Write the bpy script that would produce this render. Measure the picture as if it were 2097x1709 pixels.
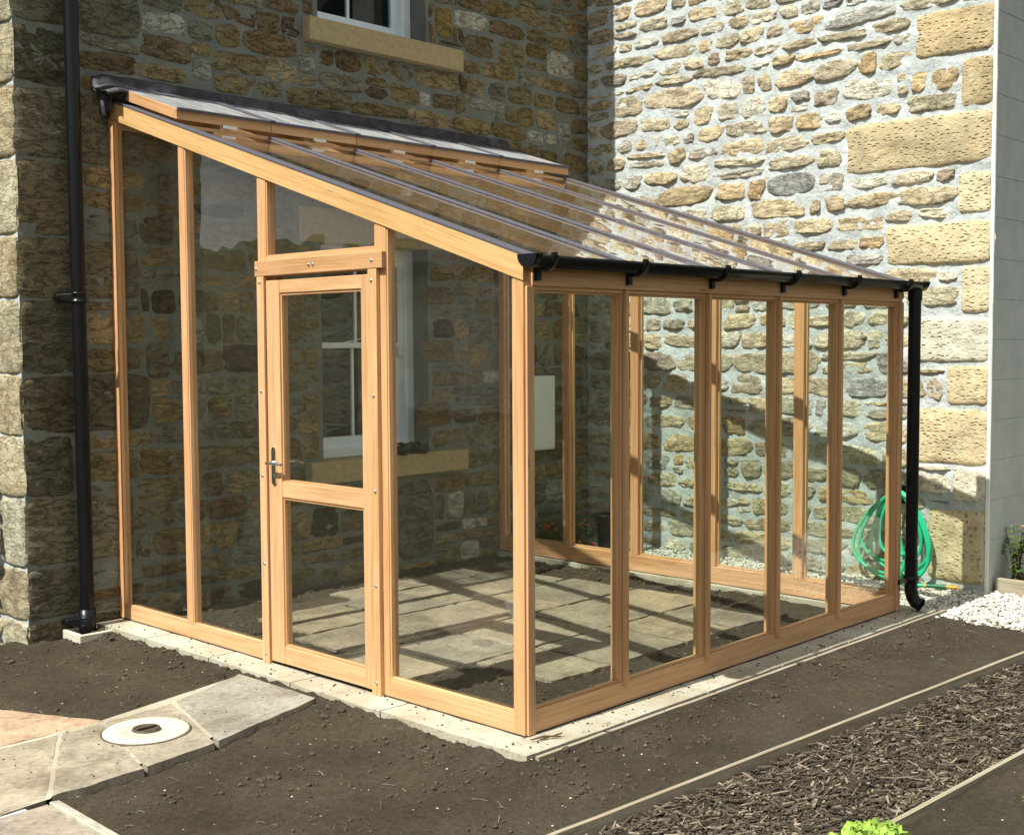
import bpy, math, random
from mathutils import Vector, Matrix, noise
random.seed(7)
PI=math.pi; rad=math.radians
scene=bpy.context.scene
for o in list(bpy.data.objects): bpy.data.objects.remove(o,do_unlink=True)
COL=scene.collection

# ---------------------------------------------------------------- camera
YAW,PITCH,ROLL=.7642,-.0596,-.0049
def cam_axes():
    cy,sy=math.cos(YAW),math.sin(YAW); cp,sp=math.cos(PITCH),math.sin(PITCH)
    f=Vector((cp*cy,cp*sy,sp)); r=Vector((sy,-cy,0)); u=r.cross(f)
    cr,sr=math.cos(ROLL),math.sin(ROLL)
    return cr*r+sr*u, -sr*r+cr*u, f
cr_,cu_,cf_=cam_axes()
cam=bpy.data.cameras.new('camera'); camo=bpy.data.objects.new('camera',cam); COL.objects.link(camo)
M=Matrix((cr_,cu_,-cf_)).transposed().to_4x4(); M.translation=Vector((-3.5945,-6.651,1.5907))
camo.matrix_world=M
cam.sensor_width=36; cam.sensor_fit='HORIZONTAL'; cam.lens=2532.02/2097*36
cam.clip_start=.05; cam.clip_end=2000
scene.camera=camo

# ---------------------------------------------------------------- light
SUN_EL=rad(54.3); SUN_AZ_Y=.027       # the sun stands over -X, a touch towards +Y
sund=Vector((-math.cos(SUN_EL),SUN_AZ_Y*math.cos(SUN_EL),math.sin(SUN_EL))).normalized()
sl=bpy.data.lights.new('sun','SUN'); sl.energy=5.0; sl.angle=rad(.53); sl.color=(1,.965,.86)
so=bpy.data.objects.new('sun',sl); COL.objects.link(so)
so.rotation_euler=(-sund).to_track_quat('-Z','Y').to_euler(); so.location=(-8,0,12)
world=bpy.data.worlds.new('World'); scene.world=world; world.use_nodes=True
nt=world.node_tree; nt.nodes.clear()
def wn(t,**k):
    n=nt.nodes.new(t)
    for a,b in k.items(): setattr(n,a,b)
    return n
out=wn('ShaderNodeOutputWorld'); bg=wn('ShaderNodeBackground'); bg.inputs[1].default_value=.050
sky=wn('ShaderNodeTexSky',sky_type='NISHITA',sun_disc=False)
sky.sun_elevation=SUN_EL; sky.sun_rotation=math.atan2(sund.x,sund.y)
sky.air_density=1.0; sky.dust_density=1.5
tc=wn('ShaderNodeTexCoord'); mp=wn('ShaderNodeMapping'); mp.inputs['Scale'].default_value=(1,1,2.6)
n1=wn('ShaderNodeTexNoise'); n1.inputs['Scale'].default_value=2.6; n1.inputs['Detail'].default_value=7; n1.inputs['Roughness'].default_value=.58
rmp=wn('ShaderNodeValToRGB'); rmp.color_ramp.elements[0].position=.30; rmp.color_ramp.elements[1].position=.56
n2=wn('ShaderNodeTexNoise'); n2.inputs['Scale'].default_value=5; n2.inputs['Detail'].default_value=4
cc=wn('ShaderNodeMix',data_type='RGBA'); cc.inputs['A'].default_value=(5.2,5.2,5.1,1); cc.inputs['B'].default_value=(16.2,16.8,15.9,1)
mx=wn('ShaderNodeMix',data_type='RGBA')
L=nt.links.new
L(tc.outputs['Generated'],mp.inputs[0]); L(mp.outputs[0],n1.inputs[0]); L(n1.outputs[0],rmp.inputs[0]); L(mp.outputs[0],n2.inputs[0])
L(n2.outputs[0],cc.inputs['Factor']); L(rmp.outputs[0],mx.inputs['Factor']); L(sky.outputs[0],mx.inputs['A']); L(cc.outputs['Result'],mx.inputs['B'])
L(mx.outputs['Result'],bg.inputs[0]); L(bg.outputs[0],out.inputs[0])
scene.view_settings.view_transform='Standard'; scene.view_settings.look='None'
scene.view_settings.exposure=.47; scene.view_settings.gamma=1
scene.render.engine='CYCLES'
scene.cycles.max_bounces=12; scene.cycles.transparent_max_bounces=24; scene.cycles.glossy_bounces=5
scene.cycles.use_denoising=True

# ---------------------------------------------------------------- material helpers
class NT:
    def __init__(s,name):
        s.m=bpy.data.materials.new(name); s.m.use_nodes=True; s.t=s.m.node_tree; s.t.nodes.clear()
        s.o=s.n('ShaderNodeOutputMaterial')
    def n(s,t,ins=None,**k):
        x=s.t.nodes.new(t)
        for a,b in k.items(): setattr(x,a,b)
        for a,b in (ins or {}).items():
            if isinstance(b,bpy.types.NodeSocket): s.t.links.new(b,x.inputs[a])
            else: x.inputs[a].default_value=b
        return x
    def noise(s,vec,scale,detail=4,rough=.55,out=0,distortion=0.):
        return s.n('ShaderNodeTexNoise',{'Vector':vec,'Scale':scale,'Detail':detail,'Roughness':rough,'Distortion':distortion}).outputs[out]
    def ramp(s,fac,stops):
        x=s.n('ShaderNodeValToRGB',{0:fac}); e=x.color_ramp.elements
        while len(e)<len(stops): e.new(.5)
        for i,(p,c) in enumerate(stops):
            e[i].position=p; e[i].color=(c if hasattr(c,'__len__') else (c,c,c))[:3]+(1,) if hasattr(c,'__len__') else (c,c,c,1)
        return x.outputs[0]
    def mix(s,f,a,b,mode='MIX'):
        x=s.n('ShaderNodeMix',data_type='RGBA',blend_type=mode)
        for k,v in (('Factor',f),('A',a),('B',b)):
            i=x.inputs[k] if k=='Factor' else [q for q in x.inputs if q.name==k and q.type=='RGBA'][0]
            if isinstance(v,bpy.types.NodeSocket): s.t.links.new(v,i)
            elif k=='Factor': i.default_value=v
            else: i.default_value=tuple(v)[:3]+(1,)
        return [q for q in x.outputs if q.type=='RGBA'][0]
    def math(s,op,a,b=0.,clamp=False):
        return s.n('ShaderNodeMath',{0:a,1:b},operation=op,use_clamp=clamp).outputs[0]
    def bump(s,h,dist,strength=1,nrm=None):
        d={'Height':h,'Distance':dist,'Strength':strength}
        if nrm: d['Normal']=nrm
        return s.n('ShaderNodeBump',d).outputs[0]
    def pbr(s,col,rough=.8,nrm=None,spec=.3,metal=0,**ex):
        d={'Base Color':col if isinstance(col,bpy.types.NodeSocket) else tuple(col)[:3]+(1,),'Roughness':rough,'Specular IOR Level':spec,'Metallic':metal}
        if nrm: d['Normal']=nrm
        d.update(ex)
        b=s.n('ShaderNodeBsdfPrincipled',d)
        s.t.links.new(b.outputs[0],s.o.inputs[0]); return b
    def co(s,kind='Object',scale=None):
        v=s.n('ShaderNodeTexCoord').outputs[kind]
        if scale: v=s.n('ShaderNodeMapping',{0:v,'Scale':scale}).outputs[0]
        return v
MT={}
def stone_mat(name,dark=1.,speck=.35,bumpd=.006):
    s=NT(name); v=s.co(); a=s.n('ShaderNodeAttribute',attribute_name='tint').outputs[0]
    f1=s.noise(v,9,5,.6); f2=s.noise(v,70,5,.7); f3=s.noise(v,26,4,.6)
    c=s.mix(.7,a,s.ramp(f1,[(.25,.6),(.5,1.),(.75,1.35)]),'MULTIPLY')
    c=s.mix(.65,c,s.ramp(f2,[(.3,.65),(.55,1.05),(.75,1.3)]),'MULTIPLY')
    c=s.mix(s.ramp(f3,[(.56,0.),(.66,.22*speck/.35)]),c,(.12*dark,.085*dark,.05*dark))
    c=s.mix(s.ramp(s.noise(v,14,3,.5,0),[(.62,0.),(.72,.30)]),c,(.45*dark,.42*dark,.35*dark))
    sv=s.n('ShaderNodeMapping',{0:v,'Scale':(7,7,19)}).outputs[0]
    rg=s.math('ABSOLUTE',s.math('SUBTRACT',s.noise(sv,1.,5,.62,0,.3),.5))
    crack=s.ramp(rg,[(.0,0.),(.028,1.)])
    c=s.mix(.55,c,s.ramp(crack,[(0,.5),(1,1.)]),'MULTIPLY')
    blot=s.noise(s.n('ShaderNodeMapping',{0:v,'Scale':(5,5,8)}).outputs[0],1.,6,.7)
    c=s.mix(.85,c,s.ramp(blot,[(.3,(.72,.64,.56)),(.5,(1,1,1)),(.72,(1.22,1.26,1.26))]),'MULTIPLY')
    h=s.math('ADD',s.math('MULTIPLY',f2,.45),s.math('MULTIPLY',s.noise(sv,1.7,7,.7),1.6))
    h=s.math('ADD',h,s.math('MULTIPLY',crack,.55))
    s.pbr(c,.94,s.bump(h,bumpd*2.6),.12); return s.m
MT['stone']=stone_mat('rubble_stone',bumpd=.010)
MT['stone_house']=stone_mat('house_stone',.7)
def quoin_mat():
    s=NT('tooled_quoin_stone'); v=s.co(); a=s.n('ShaderNodeAttribute',attribute_name='tint').outputs[0]
    wv=s.n('ShaderNodeMix',{'Factor':.06,'A':v,'B':s.noise(v,5,3,.6,1)},data_type='VECTOR')
    wv=[q for q in wv.outputs if q.type=='VECTOR'][0]
    pv=s.n('ShaderNodeMapping',{0:wv,'Scale':(24,24,44)}).outputs[0]
    vo=s.n('ShaderNodeTexVoronoi',{'Vector':pv,'Scale':1.,'Randomness':.8}).outputs[0]
    m=s.ramp(s.noise(v,3.5,3,.5),[(.36,0.),(.5,1.)])
    pit=s.ramp(vo,[(.12,0.),(.34,1.)])
    h=s.math('ADD',s.math('MULTIPLY',pit,s.math('ADD',s.math('MULTIPLY',m,.8),.2)),s.math('MULTIPLY',s.noise(v,45,6,.7),1.1))
    c=s.mix(.7,a,s.ramp(s.noise(v,6,5,.6),[(.3,.6),(.5,1.),(.72,1.3)]),'MULTIPLY')
    c=s.mix(s.ramp(s.noise(v,4,4,.6),[(.55,0.),(.7,.5)]),c,(.66,.48,.26))
    c=s.mix(s.ramp(s.noise(v,11,6,.7),[(.56,0.),(.7,.35)]),c,(.80,.76,.64))
    c=s.mix(.5,c,s.ramp(pit,[(0,.62),(1,1.)]),'MULTIPLY')
    s.pbr(c,.92,s.bump(h,.020),.15); return s.m
MT['quoin']=quoin_mat()
def mortar_mat(name,c1,c2,bd):
    s=NT(name); v=s.co()
    f=s.noise(v,5,6,.6); g=s.noise(v,55,6,.7)
    c=s.mix(s.ramp(f,[(.35,0.),(.68,1.)]),c1,c2)
    c=s.mix(.5,c,s.ramp(g,[(.3,.62),(.6,1.08)]),'MULTIPLY')
    h=s.math('ADD',s.math('MULTIPLY',g,.35),s.noise(v,17,6,.62))
    s.pbr(c,.95,s.bump(h,bd),.12); return s.m
MT['mortar']=mortar_mat('lime_mortar',(.62,.68,.69),(.45,.495,.505),.020)
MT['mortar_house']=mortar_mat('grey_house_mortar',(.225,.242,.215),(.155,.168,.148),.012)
def wood_mat(name,cols,rough=.55):
    s=NT(name); uv=s.co('UV'); r=s.n('ShaderNodeObjectInfo').outputs['Random']
    off=s.n('ShaderNodeCombineXYZ',{0:s.math('MULTIPLY',r,37.),1:s.math('MULTIPLY',r,11.),2:0.}).outputs[0]
    uv=s.n('ShaderNodeVectorMath',{0:uv,1:off},operation='ADD').outputs[0]
    w=s.noise(s.n('ShaderNodeMapping',{0:uv,'Scale':(1.6,16,1)}).outputs[0],1.,3,.5)
    a=s.n('ShaderNodeMapping',{0:uv,'Scale':(2.2,95,1)}).outputs[0]
    f=s.noise(a,1.,5,.6,0,distortion=.6)
    b=s.noise(s.n('ShaderNodeMapping',{0:uv,'Scale':(12,420,1)}).outputs[0],1.,3,.6)
    c=s.ramp(f,[(.28,cols[0]),(.5,cols[1]),(.72,cols[2])])
    c=s.mix(.6,c,s.ramp(w,[(.3,(.74,.68,.6)),(.5,(1,1,1)),(.75,(1.12,1.16,1.2))]),'MULTIPLY')
    c=s.mix(.35,c,s.ramp(b,[(.3,.7),(.6,1.05)]),'MULTIPLY')
    c=s.mix(.8,c,s.ramp(r,[(0,(.84,.77,.66)),(.3,(1.0,.92,.80)),(.6,(1.03,1.0,.94)),(.8,(1.0,1.0,.86)),(1,(1.10,1.07,1.04))]),'MULTIPLY')
    kn=s.n('ShaderNodeTexVoronoi',{'Vector':s.n('ShaderNodeMapping',{0:uv,'Scale':(2.0,9,1)}).outputs[0],'Scale':1.}).outputs[0]
    c=s.mix(s.ramp(kn,[(.02,.55),(.07,0.)]),c,(.16,.07,.03))
    c=s.mix(1.,c,s.n('ShaderNodeAttribute',attribute_name='tint').outputs[0],'MULTIPLY')
    s.pbr(c,rough,s.bump(s.math('ADD',f,b),.0012),.25); return s.m
MT['cedar']=wood_mat('cedar_timber',[(.50,.280,.125),(.64,.390,.215),(.72,.465,.285)])
MT['old_timber']=wood_mat('weathered_timber',[(.24,.21,.165),(.37,.33,.27),(.46,.42,.35)],.9)
def simple(name,col,rough=.5,spec=.5,metal=0,nscale=20,var=.15,bd=0.):
    s=NT(name); v=s.co(); f=s.noise(v,nscale,5,.6)
    c=s.mix(1.,col,s.ramp(f,[(.3,1-var),(.7,1+var)]),'MULTIPLY')
    if name=='lead': c=s.mix(s.ramp(s.noise(v,6,6,.7),[(.52,0.),(.68,.75)]),c,(.17,.155,.19))
    s.pbr(c,rough,s.bump(f,bd) if bd else None,spec,metal); MT[name]=s.m; return s.m
simple('black_plastic',(.0055,.006,.008),.33,.32,0,14,.25)
simple('grey_capping',(.10,.10,.125),.6,.2,0,40,.12)
simple('dpc',(.02,.022,.026),.6)
simple('white_paint',(.82,.90,.96),.35,.5,0,7,.05)
simple('white_plastic',(.82,.84,.79),.4,.5,0,5,.05)
simple('steel',(.62,.62,.62),.25,.5,1,40,.1)
simple('rusty_metal',(.10,.075,.055),.7,.4,.3,50,.4,.002)
simple('bright_steel',(.8,.8,.8),.16,.5,1,40,.05)
simple('aluminium_stay',(.75,.75,.72),.35,.5,0)
simple('lid_white',(.60,.58,.47),.6,.3,0,30,.08)
simple('lead',(.042,.038,.048),.62,.4,.0,9,.5,.02)
simple('slate',(.11,.11,.12),.7,.3,0,12,.3,.01)
simple('dark_room',(.035,.032,.03),.9,.1)
simple('sandstone_dressed',(.42,.33,.19),.9,.15,0,28,.14,.003)
simple('hose_green',(.02,.56,.30),.33,.5,0,8,.1)
simple('hose_dark',(.01,.17,.09),.4)
simple('hose_yellow',(.62,.38,.03),.45)
simple('sandal_black',(.012,.012,.013),.5,.4,0,60,.3,.003)
simple('curtain',(.45,.40,.30),.9,.1,0,30,.2)
simple('cable_white',(.8,.8,.76),.4)
simple('petal_orange',(.85,.17,.01),.6); simple('petal_red',(.55,.012,.01),.6); simple('petal_purple',(.16,.03,.05),.6); simple('petal_yellow',(.8,.45,.04),.6)
simple('chip_white',(.48,.45,.38),.8,.2,0,60,.2)
simple('twig_brown',(.12,.07,.04),.9)
# grey block wall paint
s=NT('grey_block_paint'); v=s.co(); 
f=s.noise(v,7,5,.6); g=s.noise(v,130,4,.7)
c=s.mix(s.ramp(f,[(.3,0.),(.7,1.)]),(.46,.50,.485),(.56,.59,.575))
z=s.n('ShaderNodeSeparateXYZ',{0:s.co('Object')}).outputs[2]
c=s.mix(s.ramp(g,[(.62,0.),(.68,.8)]),c,(.55,.57,.56))
c=s.mix(s.ramp(s.math('ADD',z,s.math('MULTIPLY',f,.3)),[(.42,.5),(.62,0.)]),c,(.62,.62,.57))
c=s.mix(s.ramp(s.noise(s.n('ShaderNodeMapping',{0:v,'Scale':(5,5,1.2)}).outputs[0],1.,6,.7),[(.5,0.),(.72,.45)]),c,(.38,.42,.40))
s.pbr(c,.85,s.bump(g,.004),.25); MT['block']=s.m
# glass
def glass(name,dust_veil=.006,dcol=(.55,.5,.42),tint=(.975,.99,.98),k=1.9,streak=False,rg=.01,mxf=1.):
    s=NT(name)
    geo=s.n('ShaderNodeNewGeometry')
    fr=s.n('ShaderNodeFresnel',{'IOR':1.5}).outputs[0]
    fr=s.math('MINIMUM',s.math('MULTIPLY',fr,k),mxf)
    fr=s.math('MULTIPLY',fr,s.math('SUBTRACT',1.,geo.outputs['Backfacing']))
    wob=s.bump(s.noise(s.co(),2.2,2,.5),.004)
    tr=s.n('ShaderNodeBsdfTransparent',{0:tint+(1,)}).outputs[0]
    gl=s.n('ShaderNodeBsdfAnisotropic',{'Color':(1,1,1,1),'Roughness':rg,'Normal':wob}).outputs[0]
    df=s.n('ShaderNodeBsdfDiffuse',{0:dcol+(1,)}).outputs[0]
    v=s.co()
    if streak:
        v=s.n('ShaderNodeMapping',{0:v,'Scale':(9,1.5,1)}).outputs[0]
        d=s.ramp(s.noise(v,2.,6,.6),[(.35,dust_veil*.35),(.7,dust_veil*1.8)])
    else: d=s.ramp(s.noise(v,1.6,5,.6),[(.35,dust_veil*.5),(.75,dust_veil*1.8)])
    a=s.n('ShaderNodeMixShader',{0:d,1:tr,2:df}).outputs[0]
    b=s.n('ShaderNodeMixShader',{0:fr,1:a,2:gl}).outputs[0]
    s.t.links.new(b,s.o.inputs[0]); MT[name]=s.m
glass('glass')
glass('clear_glass',.004,(.55,.5,.42),(.968,.99,.978),1.15)
glass('roof_glass',.045,(.44,.34,.25),(.95,.96,.93),1.7,False,.02,.82)  # brown diffuse share paints in the blurred reflection of the walls
glass('vent_glass',.42,(.62,.65,.68),(.9,.92,.92),1.3,True,.05,.30)
glass('window_glass',.02,(.3,.34,.38),(.75,.8,.8),1.0)
# soil
def soil():
    s=NT('dark_soil'); v=s.co()
    f=s.noise(v,2.2,5,.6); g=s.noise(v,40,7,.75); h=s.noise(v,160,4,.7)
    c=s.mix(s.ramp(f,[(.3,0.),(.7,1.)]),(.088,.072,.049),(.150,.127,.092))
    c=s.mix(.8,c,s.ramp(g,[(.3,.5),(.55,1.),(.75,1.5)]),'MULTIPLY')
    sp=s.n('ShaderNodeTexVoronoi',{'Vector':v,'Scale':85.,'Randomness':1.}).outputs[0]
    c=s.mix(s.ramp(sp,[(.0,.8),(.10,0.)]),c,(.30,.25,.18))
    hh=s.math('ADD',s.math('MULTIPLY',h,.4),g)
    s.pbr(c,.97,s.bump(hh,.03),.1); MT['soil']=s.m
soil()
simple('clod',(.082,.067,.047),.97,.1,0,60,.4,.006)
def paving(name,lo,hi,att=True):
    s=NT(name); v=s.co(); a=s.n('ShaderNodeAttribute',attribute_name='tint').outputs[0]
    f=s.noise(v,4,6,.62); g=s.noise(v,38,6,.7)
    riv=s.noise(s.n('ShaderNodeMapping',{0:v,'Scale':(7,22,7)}).outputs[0],1.,6,.65,0,distortion=1.)
    c=s.mix(.8,a,s.ramp(f,[(.3,lo),(.52,1.),(.75,hi)]),'MULTIPLY')
    c=s.mix(s.ramp(s.noise(v,3,7,.72),[(.50,0.),(.64,.62)]),c,(.17,.135,.095))
    c=s.mix(s.ramp(s.noise(v,13,6,.75),[(.56,0.),(.66,.5)]),c,(.13,.105,.078))
    c=s.mix(.6,c,s.ramp(g,[(.32,.55),(.6,1.1)]),'MULTIPLY')
    c=s.mix(s.ramp(riv,[(.58,0.),(.66,.4)]),c,(.5,.45,.38))
    s.pbr(c,.9,s.bump(s.math('ADD',riv,s.math('MULTIPLY',g,.35)),.010),.2); MT[name]=s.m
paving('flag',.62,1.3)
simple('concrete',(.44,.425,.35),.9,.15,0,22,.22,.006)
def concrete():
    s=NT('plinth_concrete'); v=s.co(); f=s.noise(v,3,6,.6); g=s.noise(v,60,5,.7)
    c=s.mix(s.ramp(f,[(.38,0.),(.62,1.)]),(.52,.505,.415),(.40,.35,.265))
    c=s.mix(.5,c,s.ramp(g,[(.3,.7),(.6,1.05)]),'MULTIPLY')
    c=s.mix(s.ramp(s.noise(v,16,5,.7),[(.60,0.),(.68,.75)]),c,(.10,.08,.06))
    s.pbr(c,.92,s.bump(s.math('ADD',g,s.noise(v,12,5,.6)),.006),.15); MT['plinth']=s.m
concrete()
def attr_mat(name,rough=.8,var=.25,sc=40,bd=.003,trans=0):
    s=NT(name); v=s.co(); a=s.n('ShaderNodeAttribute',attribute_name='tint').outputs[0]
    f=s.noise(v,sc,4,.6); c=s.mix(1.,a,s.ramp(f,[(.3,1-var),(.7,1+var)]),'MULTIPLY')
    b=s.pbr(c,rough,s.bump(f,bd) if bd else None,.25)
    if trans:
        t=s.n('ShaderNodeBsdfTranslucent',{0:c}).outputs[0]
        m=s.n('ShaderNodeMixShader',{0:trans,1:b.outputs[0],2:t}).outputs[0]; s.t.links.new(m,s.o.inputs[0])
    MT[name]=s.m
attr_mat('pebble',.75,.12,50,.002); attr_mat('bark',.95,.4,60,.003); attr_mat('leaf',.55,.2,30,0,.3)
s=NT('grass_field'); v=s.co(); c=s.mix(s.noise(v,.5,6,.6),(.022,.028,.012),(.045,.046,.022)); s.pbr(c,.95,s.bump(s.noise(v,8,5,.7),.05),.1); MT['grass']=s.m
s=NT('hillside'); v=s.co(); c=s.ramp(s.noise(v,.03,7,.65),[(.38,(.022,.030,.012)),(.5,(.07,.06,.03)),(.62,(.05,.07,.022))]); s.pbr(c,.97,None,.1); MT['hill']=s.m

# ---------------------------------------------------------------- mesh helpers
class MB:
    def __init__(s): s.v=[];s.f=[];s.mi=[];s.c=[];s.uv=[];s.sm=[]
    def add(s,vs,fs,mat=0,col=(1,1,1),uv=None,smooth=False):
        b=len(s.v); s.v+= [tuple(p) for p in vs]
        for i,f in enumerate(fs):
            s.f.append(tuple(b+k for k in f)); s.mi.append(mat); s.c.append(col); s.sm.append(smooth)
            s.uv.append(uv[i] if uv else None)
        return s
    def hexa(s,p,axis,mat=0,col=(1,1,1),shear=0):
        # p: 8 points, bit0=x, bit1=y, bit2=z ; axis = grain axis
        o=random.uniform(0,40); o2=random.uniform(0,9)
        fs=[(0,2,3,1),(4,5,7,6),(0,1,5,4),(2,6,7,3),(0,4,6,2),(1,3,7,5)]
        uv=[]
        p=[Vector(q) for q in p]
        for f in fs:
            n=(p[f[1]]-p[f[0]]).cross(p[f[2]]-p[f[0]])
            k=max(range(3),key=lambda i:abs(n[i]))
            ot=[i for i in range(3) if i!=k and i!=axis]
            if k==axis: a,b=[i for i in range(3) if i!=k]; uv.append([(p[i][a]*4+o,p[i][b]*.4+o2) for i in f])
            else: uv.append([(p[i][axis]+o,p[i][ot[0]]-(shear*p[i][1] if ot[0]==2 and axis==1 else 0)+k*.37+o2) for i in f])
        return s.add(p,fs,mat,col,uv)
    def box(s,x0,x1,y0,y1,z0,z1,axis=None,mat=0,col=(1,1,1)):
        d=(abs(x1-x0),abs(y1-y0),abs(z1-z0))
        if axis is None: axis=d.index(max(d))
        return s.hexa([((x1 if i&1 else x0),(y1 if i&2 else y0),(z1 if i&4 else z0)) for i in range(8)],axis,mat,col)
    def build(s,name,mats,parent=None,bevel=0):
        me=bpy.data.meshes.new(name); me.from_pydata(s.v,[],s.f)
        if not isinstance(mats,(list,tuple)): mats=[mats]
        for m in mats: me.materials.append(MT[m])
        me.polygons.foreach_set('material_index',s.mi); me.polygons.foreach_set('use_smooth',s.sm)
        at=me.attributes.new('tint','FLOAT_COLOR','CORNER'); arr=[]
        for f,c in zip(s.f,s.c): arr+= [c[0],c[1],c[2],1.]*len(f)
        at.data.foreach_set('color',arr)
        if any(u for u in s.uv):
            ul=me.uv_layers.new(name='uv'); arr=[]
            for f,u in zip(s.f,s.uv):
                for q in (u or [(0,0)]*len(f)): arr+=[q[0],q[1]]
            ul.data.foreach_set('uv',arr)
        me.update()
        o=bpy.data.objects.new(name,me); COL.objects.link(o)
        if parent: o.parent=parent; 
        if bevel:
            b=o.modifiers.new('bevel','BEVEL'); b.width=bevel; b.segments=2; b.limit_method='ANGLE'; b.angle_limit=rad(50)
        if parent and parent.type=='EMPTY' or parent:
            o.matrix_parent_inverse=parent_world(parent).inverted()
        return o
def parent_world(p):
    m=p.matrix_basis.copy()
    if p.parent: m=parent_world(p.parent)@p.matrix_parent_inverse@m
    return m
def empty(name,loc,label,cat,group=None):
    o=bpy.data.objects.new(name,None); COL.objects.link(o); o.location=loc; o.empty_display_size=.1
    o['label']=label; o['category']=cat
    if group: o['group']=group
    return o
def tag(o,label,cat,group=None,kind=None):
    o['label']=label; o['category']=cat
    if group: o['group']=group
    if kind: o['kind']=kind
    return o
def struct(o,kind='structure',label=None): 
    o['kind']=kind
    if label: o['label']=label
    return o
def tube(mb,pts,r,n=10,mat=0,caps=True,col=(1,1,1),radii=None):
    pts=[Vector(p) for p in pts]; vs=[];fs=[]
    up=None
    for i,p in enumerate(pts):
        t=(pts[min(i+1,len(pts)-1)]-pts[max(i-1,0)]).normalized()
        if up is None: up=t.orthogonal().normalized()
        else: up=(up-t*up.dot(t)).normalized()
        w=t.cross(up); rr=radii[i] if radii else r
        for k in range(n):
            a=2*PI*k/n; vs.append(p+rr*(math.cos(a)*up+math.sin(a)*w))
    for i in range(len(pts)-1):
        for k in range(n):
            a=i*n+k;b=i*n+(k+1)%n; fs.append((a,b,b+n,a+n))
    mb.add(vs,fs,mat,col,None,True)
    if caps:
        mb.add(vs[:n],[tuple(reversed(range(n)))],mat,col); mb.add(vs[-n:],[tuple(range(n))],mat,col)
    return mb
def lathe(mb,cx,cy,prof,n=28,mat=0,smooth=True):
    vs=[];fs=[]
    for r,z in prof:
        for k in range(n): a=2*PI*k/n; vs.append((cx+r*math.cos(a),cy+r*math.sin(a),z))
    for i in range(len(prof)-1):
        for k in range(n):
            a=i*n+k;b=i*n+(k+1)%n; fs.append((a,b,b+n,a+n))
    return mb.add(vs,fs,mat,(1,1,1),None,smooth)
N=noise.noise; 
def fbm(p,o=4):
    return noise.fractal(p,1.0,2.0,o)

# ---------------------------------------------------------------- stone walls
def stone(mb,mapf,u0,u1,z0,z1,depth,n_exp,rag,amp,col,mat,seed,K=30,rot=0):
    cu,cz=(u0+u1)/2,(z0+z1)/2; a,b=(u1-u0)/2,(z1-z0)/2
    rings=[(1.03,-.3),(1.0,.25),(.95,.72),(.84,.95),(.62,1.03),(.36,1.06)]
    vs=[];fs=[]
    tilt=random.uniform(-.25,.25); tiltz=random.uniform(-.3,.25)
    outl=[]
    for k in range(K):
        t=2*PI*(k+.5)/K; c,s_=math.cos(t)*a,math.sin(t)*b
        # superellipse along direction of the box-normalised angle
        cc,ss=math.cos(t),math.sin(t)
        r=(abs(cc)**n_exp+abs(ss)**n_exp)**(-1/n_exp)
        r*=1+rag*(N(Vector((cc*1.3+seed,ss*1.3,seed*.7)))*1.5+.8*N(Vector((cc*3.2,ss*3.2+seed,3.)))+.45*N(Vector((cc*9,ss*9+seed,7.))))
        outl.append((cc*r*a,ss*r*b))
    for si,(s_,h) in enumerate(rings):
        for (x,y) in outl:
            u=cu+x*s_+rot*y*.2; z=cz+y*s_+rot*x*.06
            hh=depth*h*(1+tilt*x/a*s_+tiltz*y/b*s_)
            if h>0: hh+=amp*(fbm(Vector((u*9,z*17,seed)),4)+.9*N(Vector((u*22,z*40,seed))))*min(1,h*1.2)
            uu=u+(amp*.8*N(Vector((u*30,z*30,seed+5)))); 
            vs.append(mapf(uu,z,hh))
    hh=depth*1.06+amp*fbm(Vector((cu*9,cz*13,seed)),4); vs.append(mapf(cu,cz,hh))
    for i in range(len(rings)-1):
        for k in range(K):
            p=i*K+k;q=i*K+(k+1)%K; fs.append((p,q,q+K,p+K))
    e=(len(rings)-1)*K
    for k in range(K): fs.append((e+k,e+(k+1)%K,len(vs)-1))
    mb.add(vs,fs,mat,col,None,True)
def pick(pal):
    r=random.random()*sum(w for w,_ in pal)
    for w,c in pal:
        r-=w
        if r<=0: break
    j=random.uniform(.8,1.22); k=random.uniform(.94,1.06)
    return (c[0]*j*k,c[1]*j,c[2]*j/k)
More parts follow.
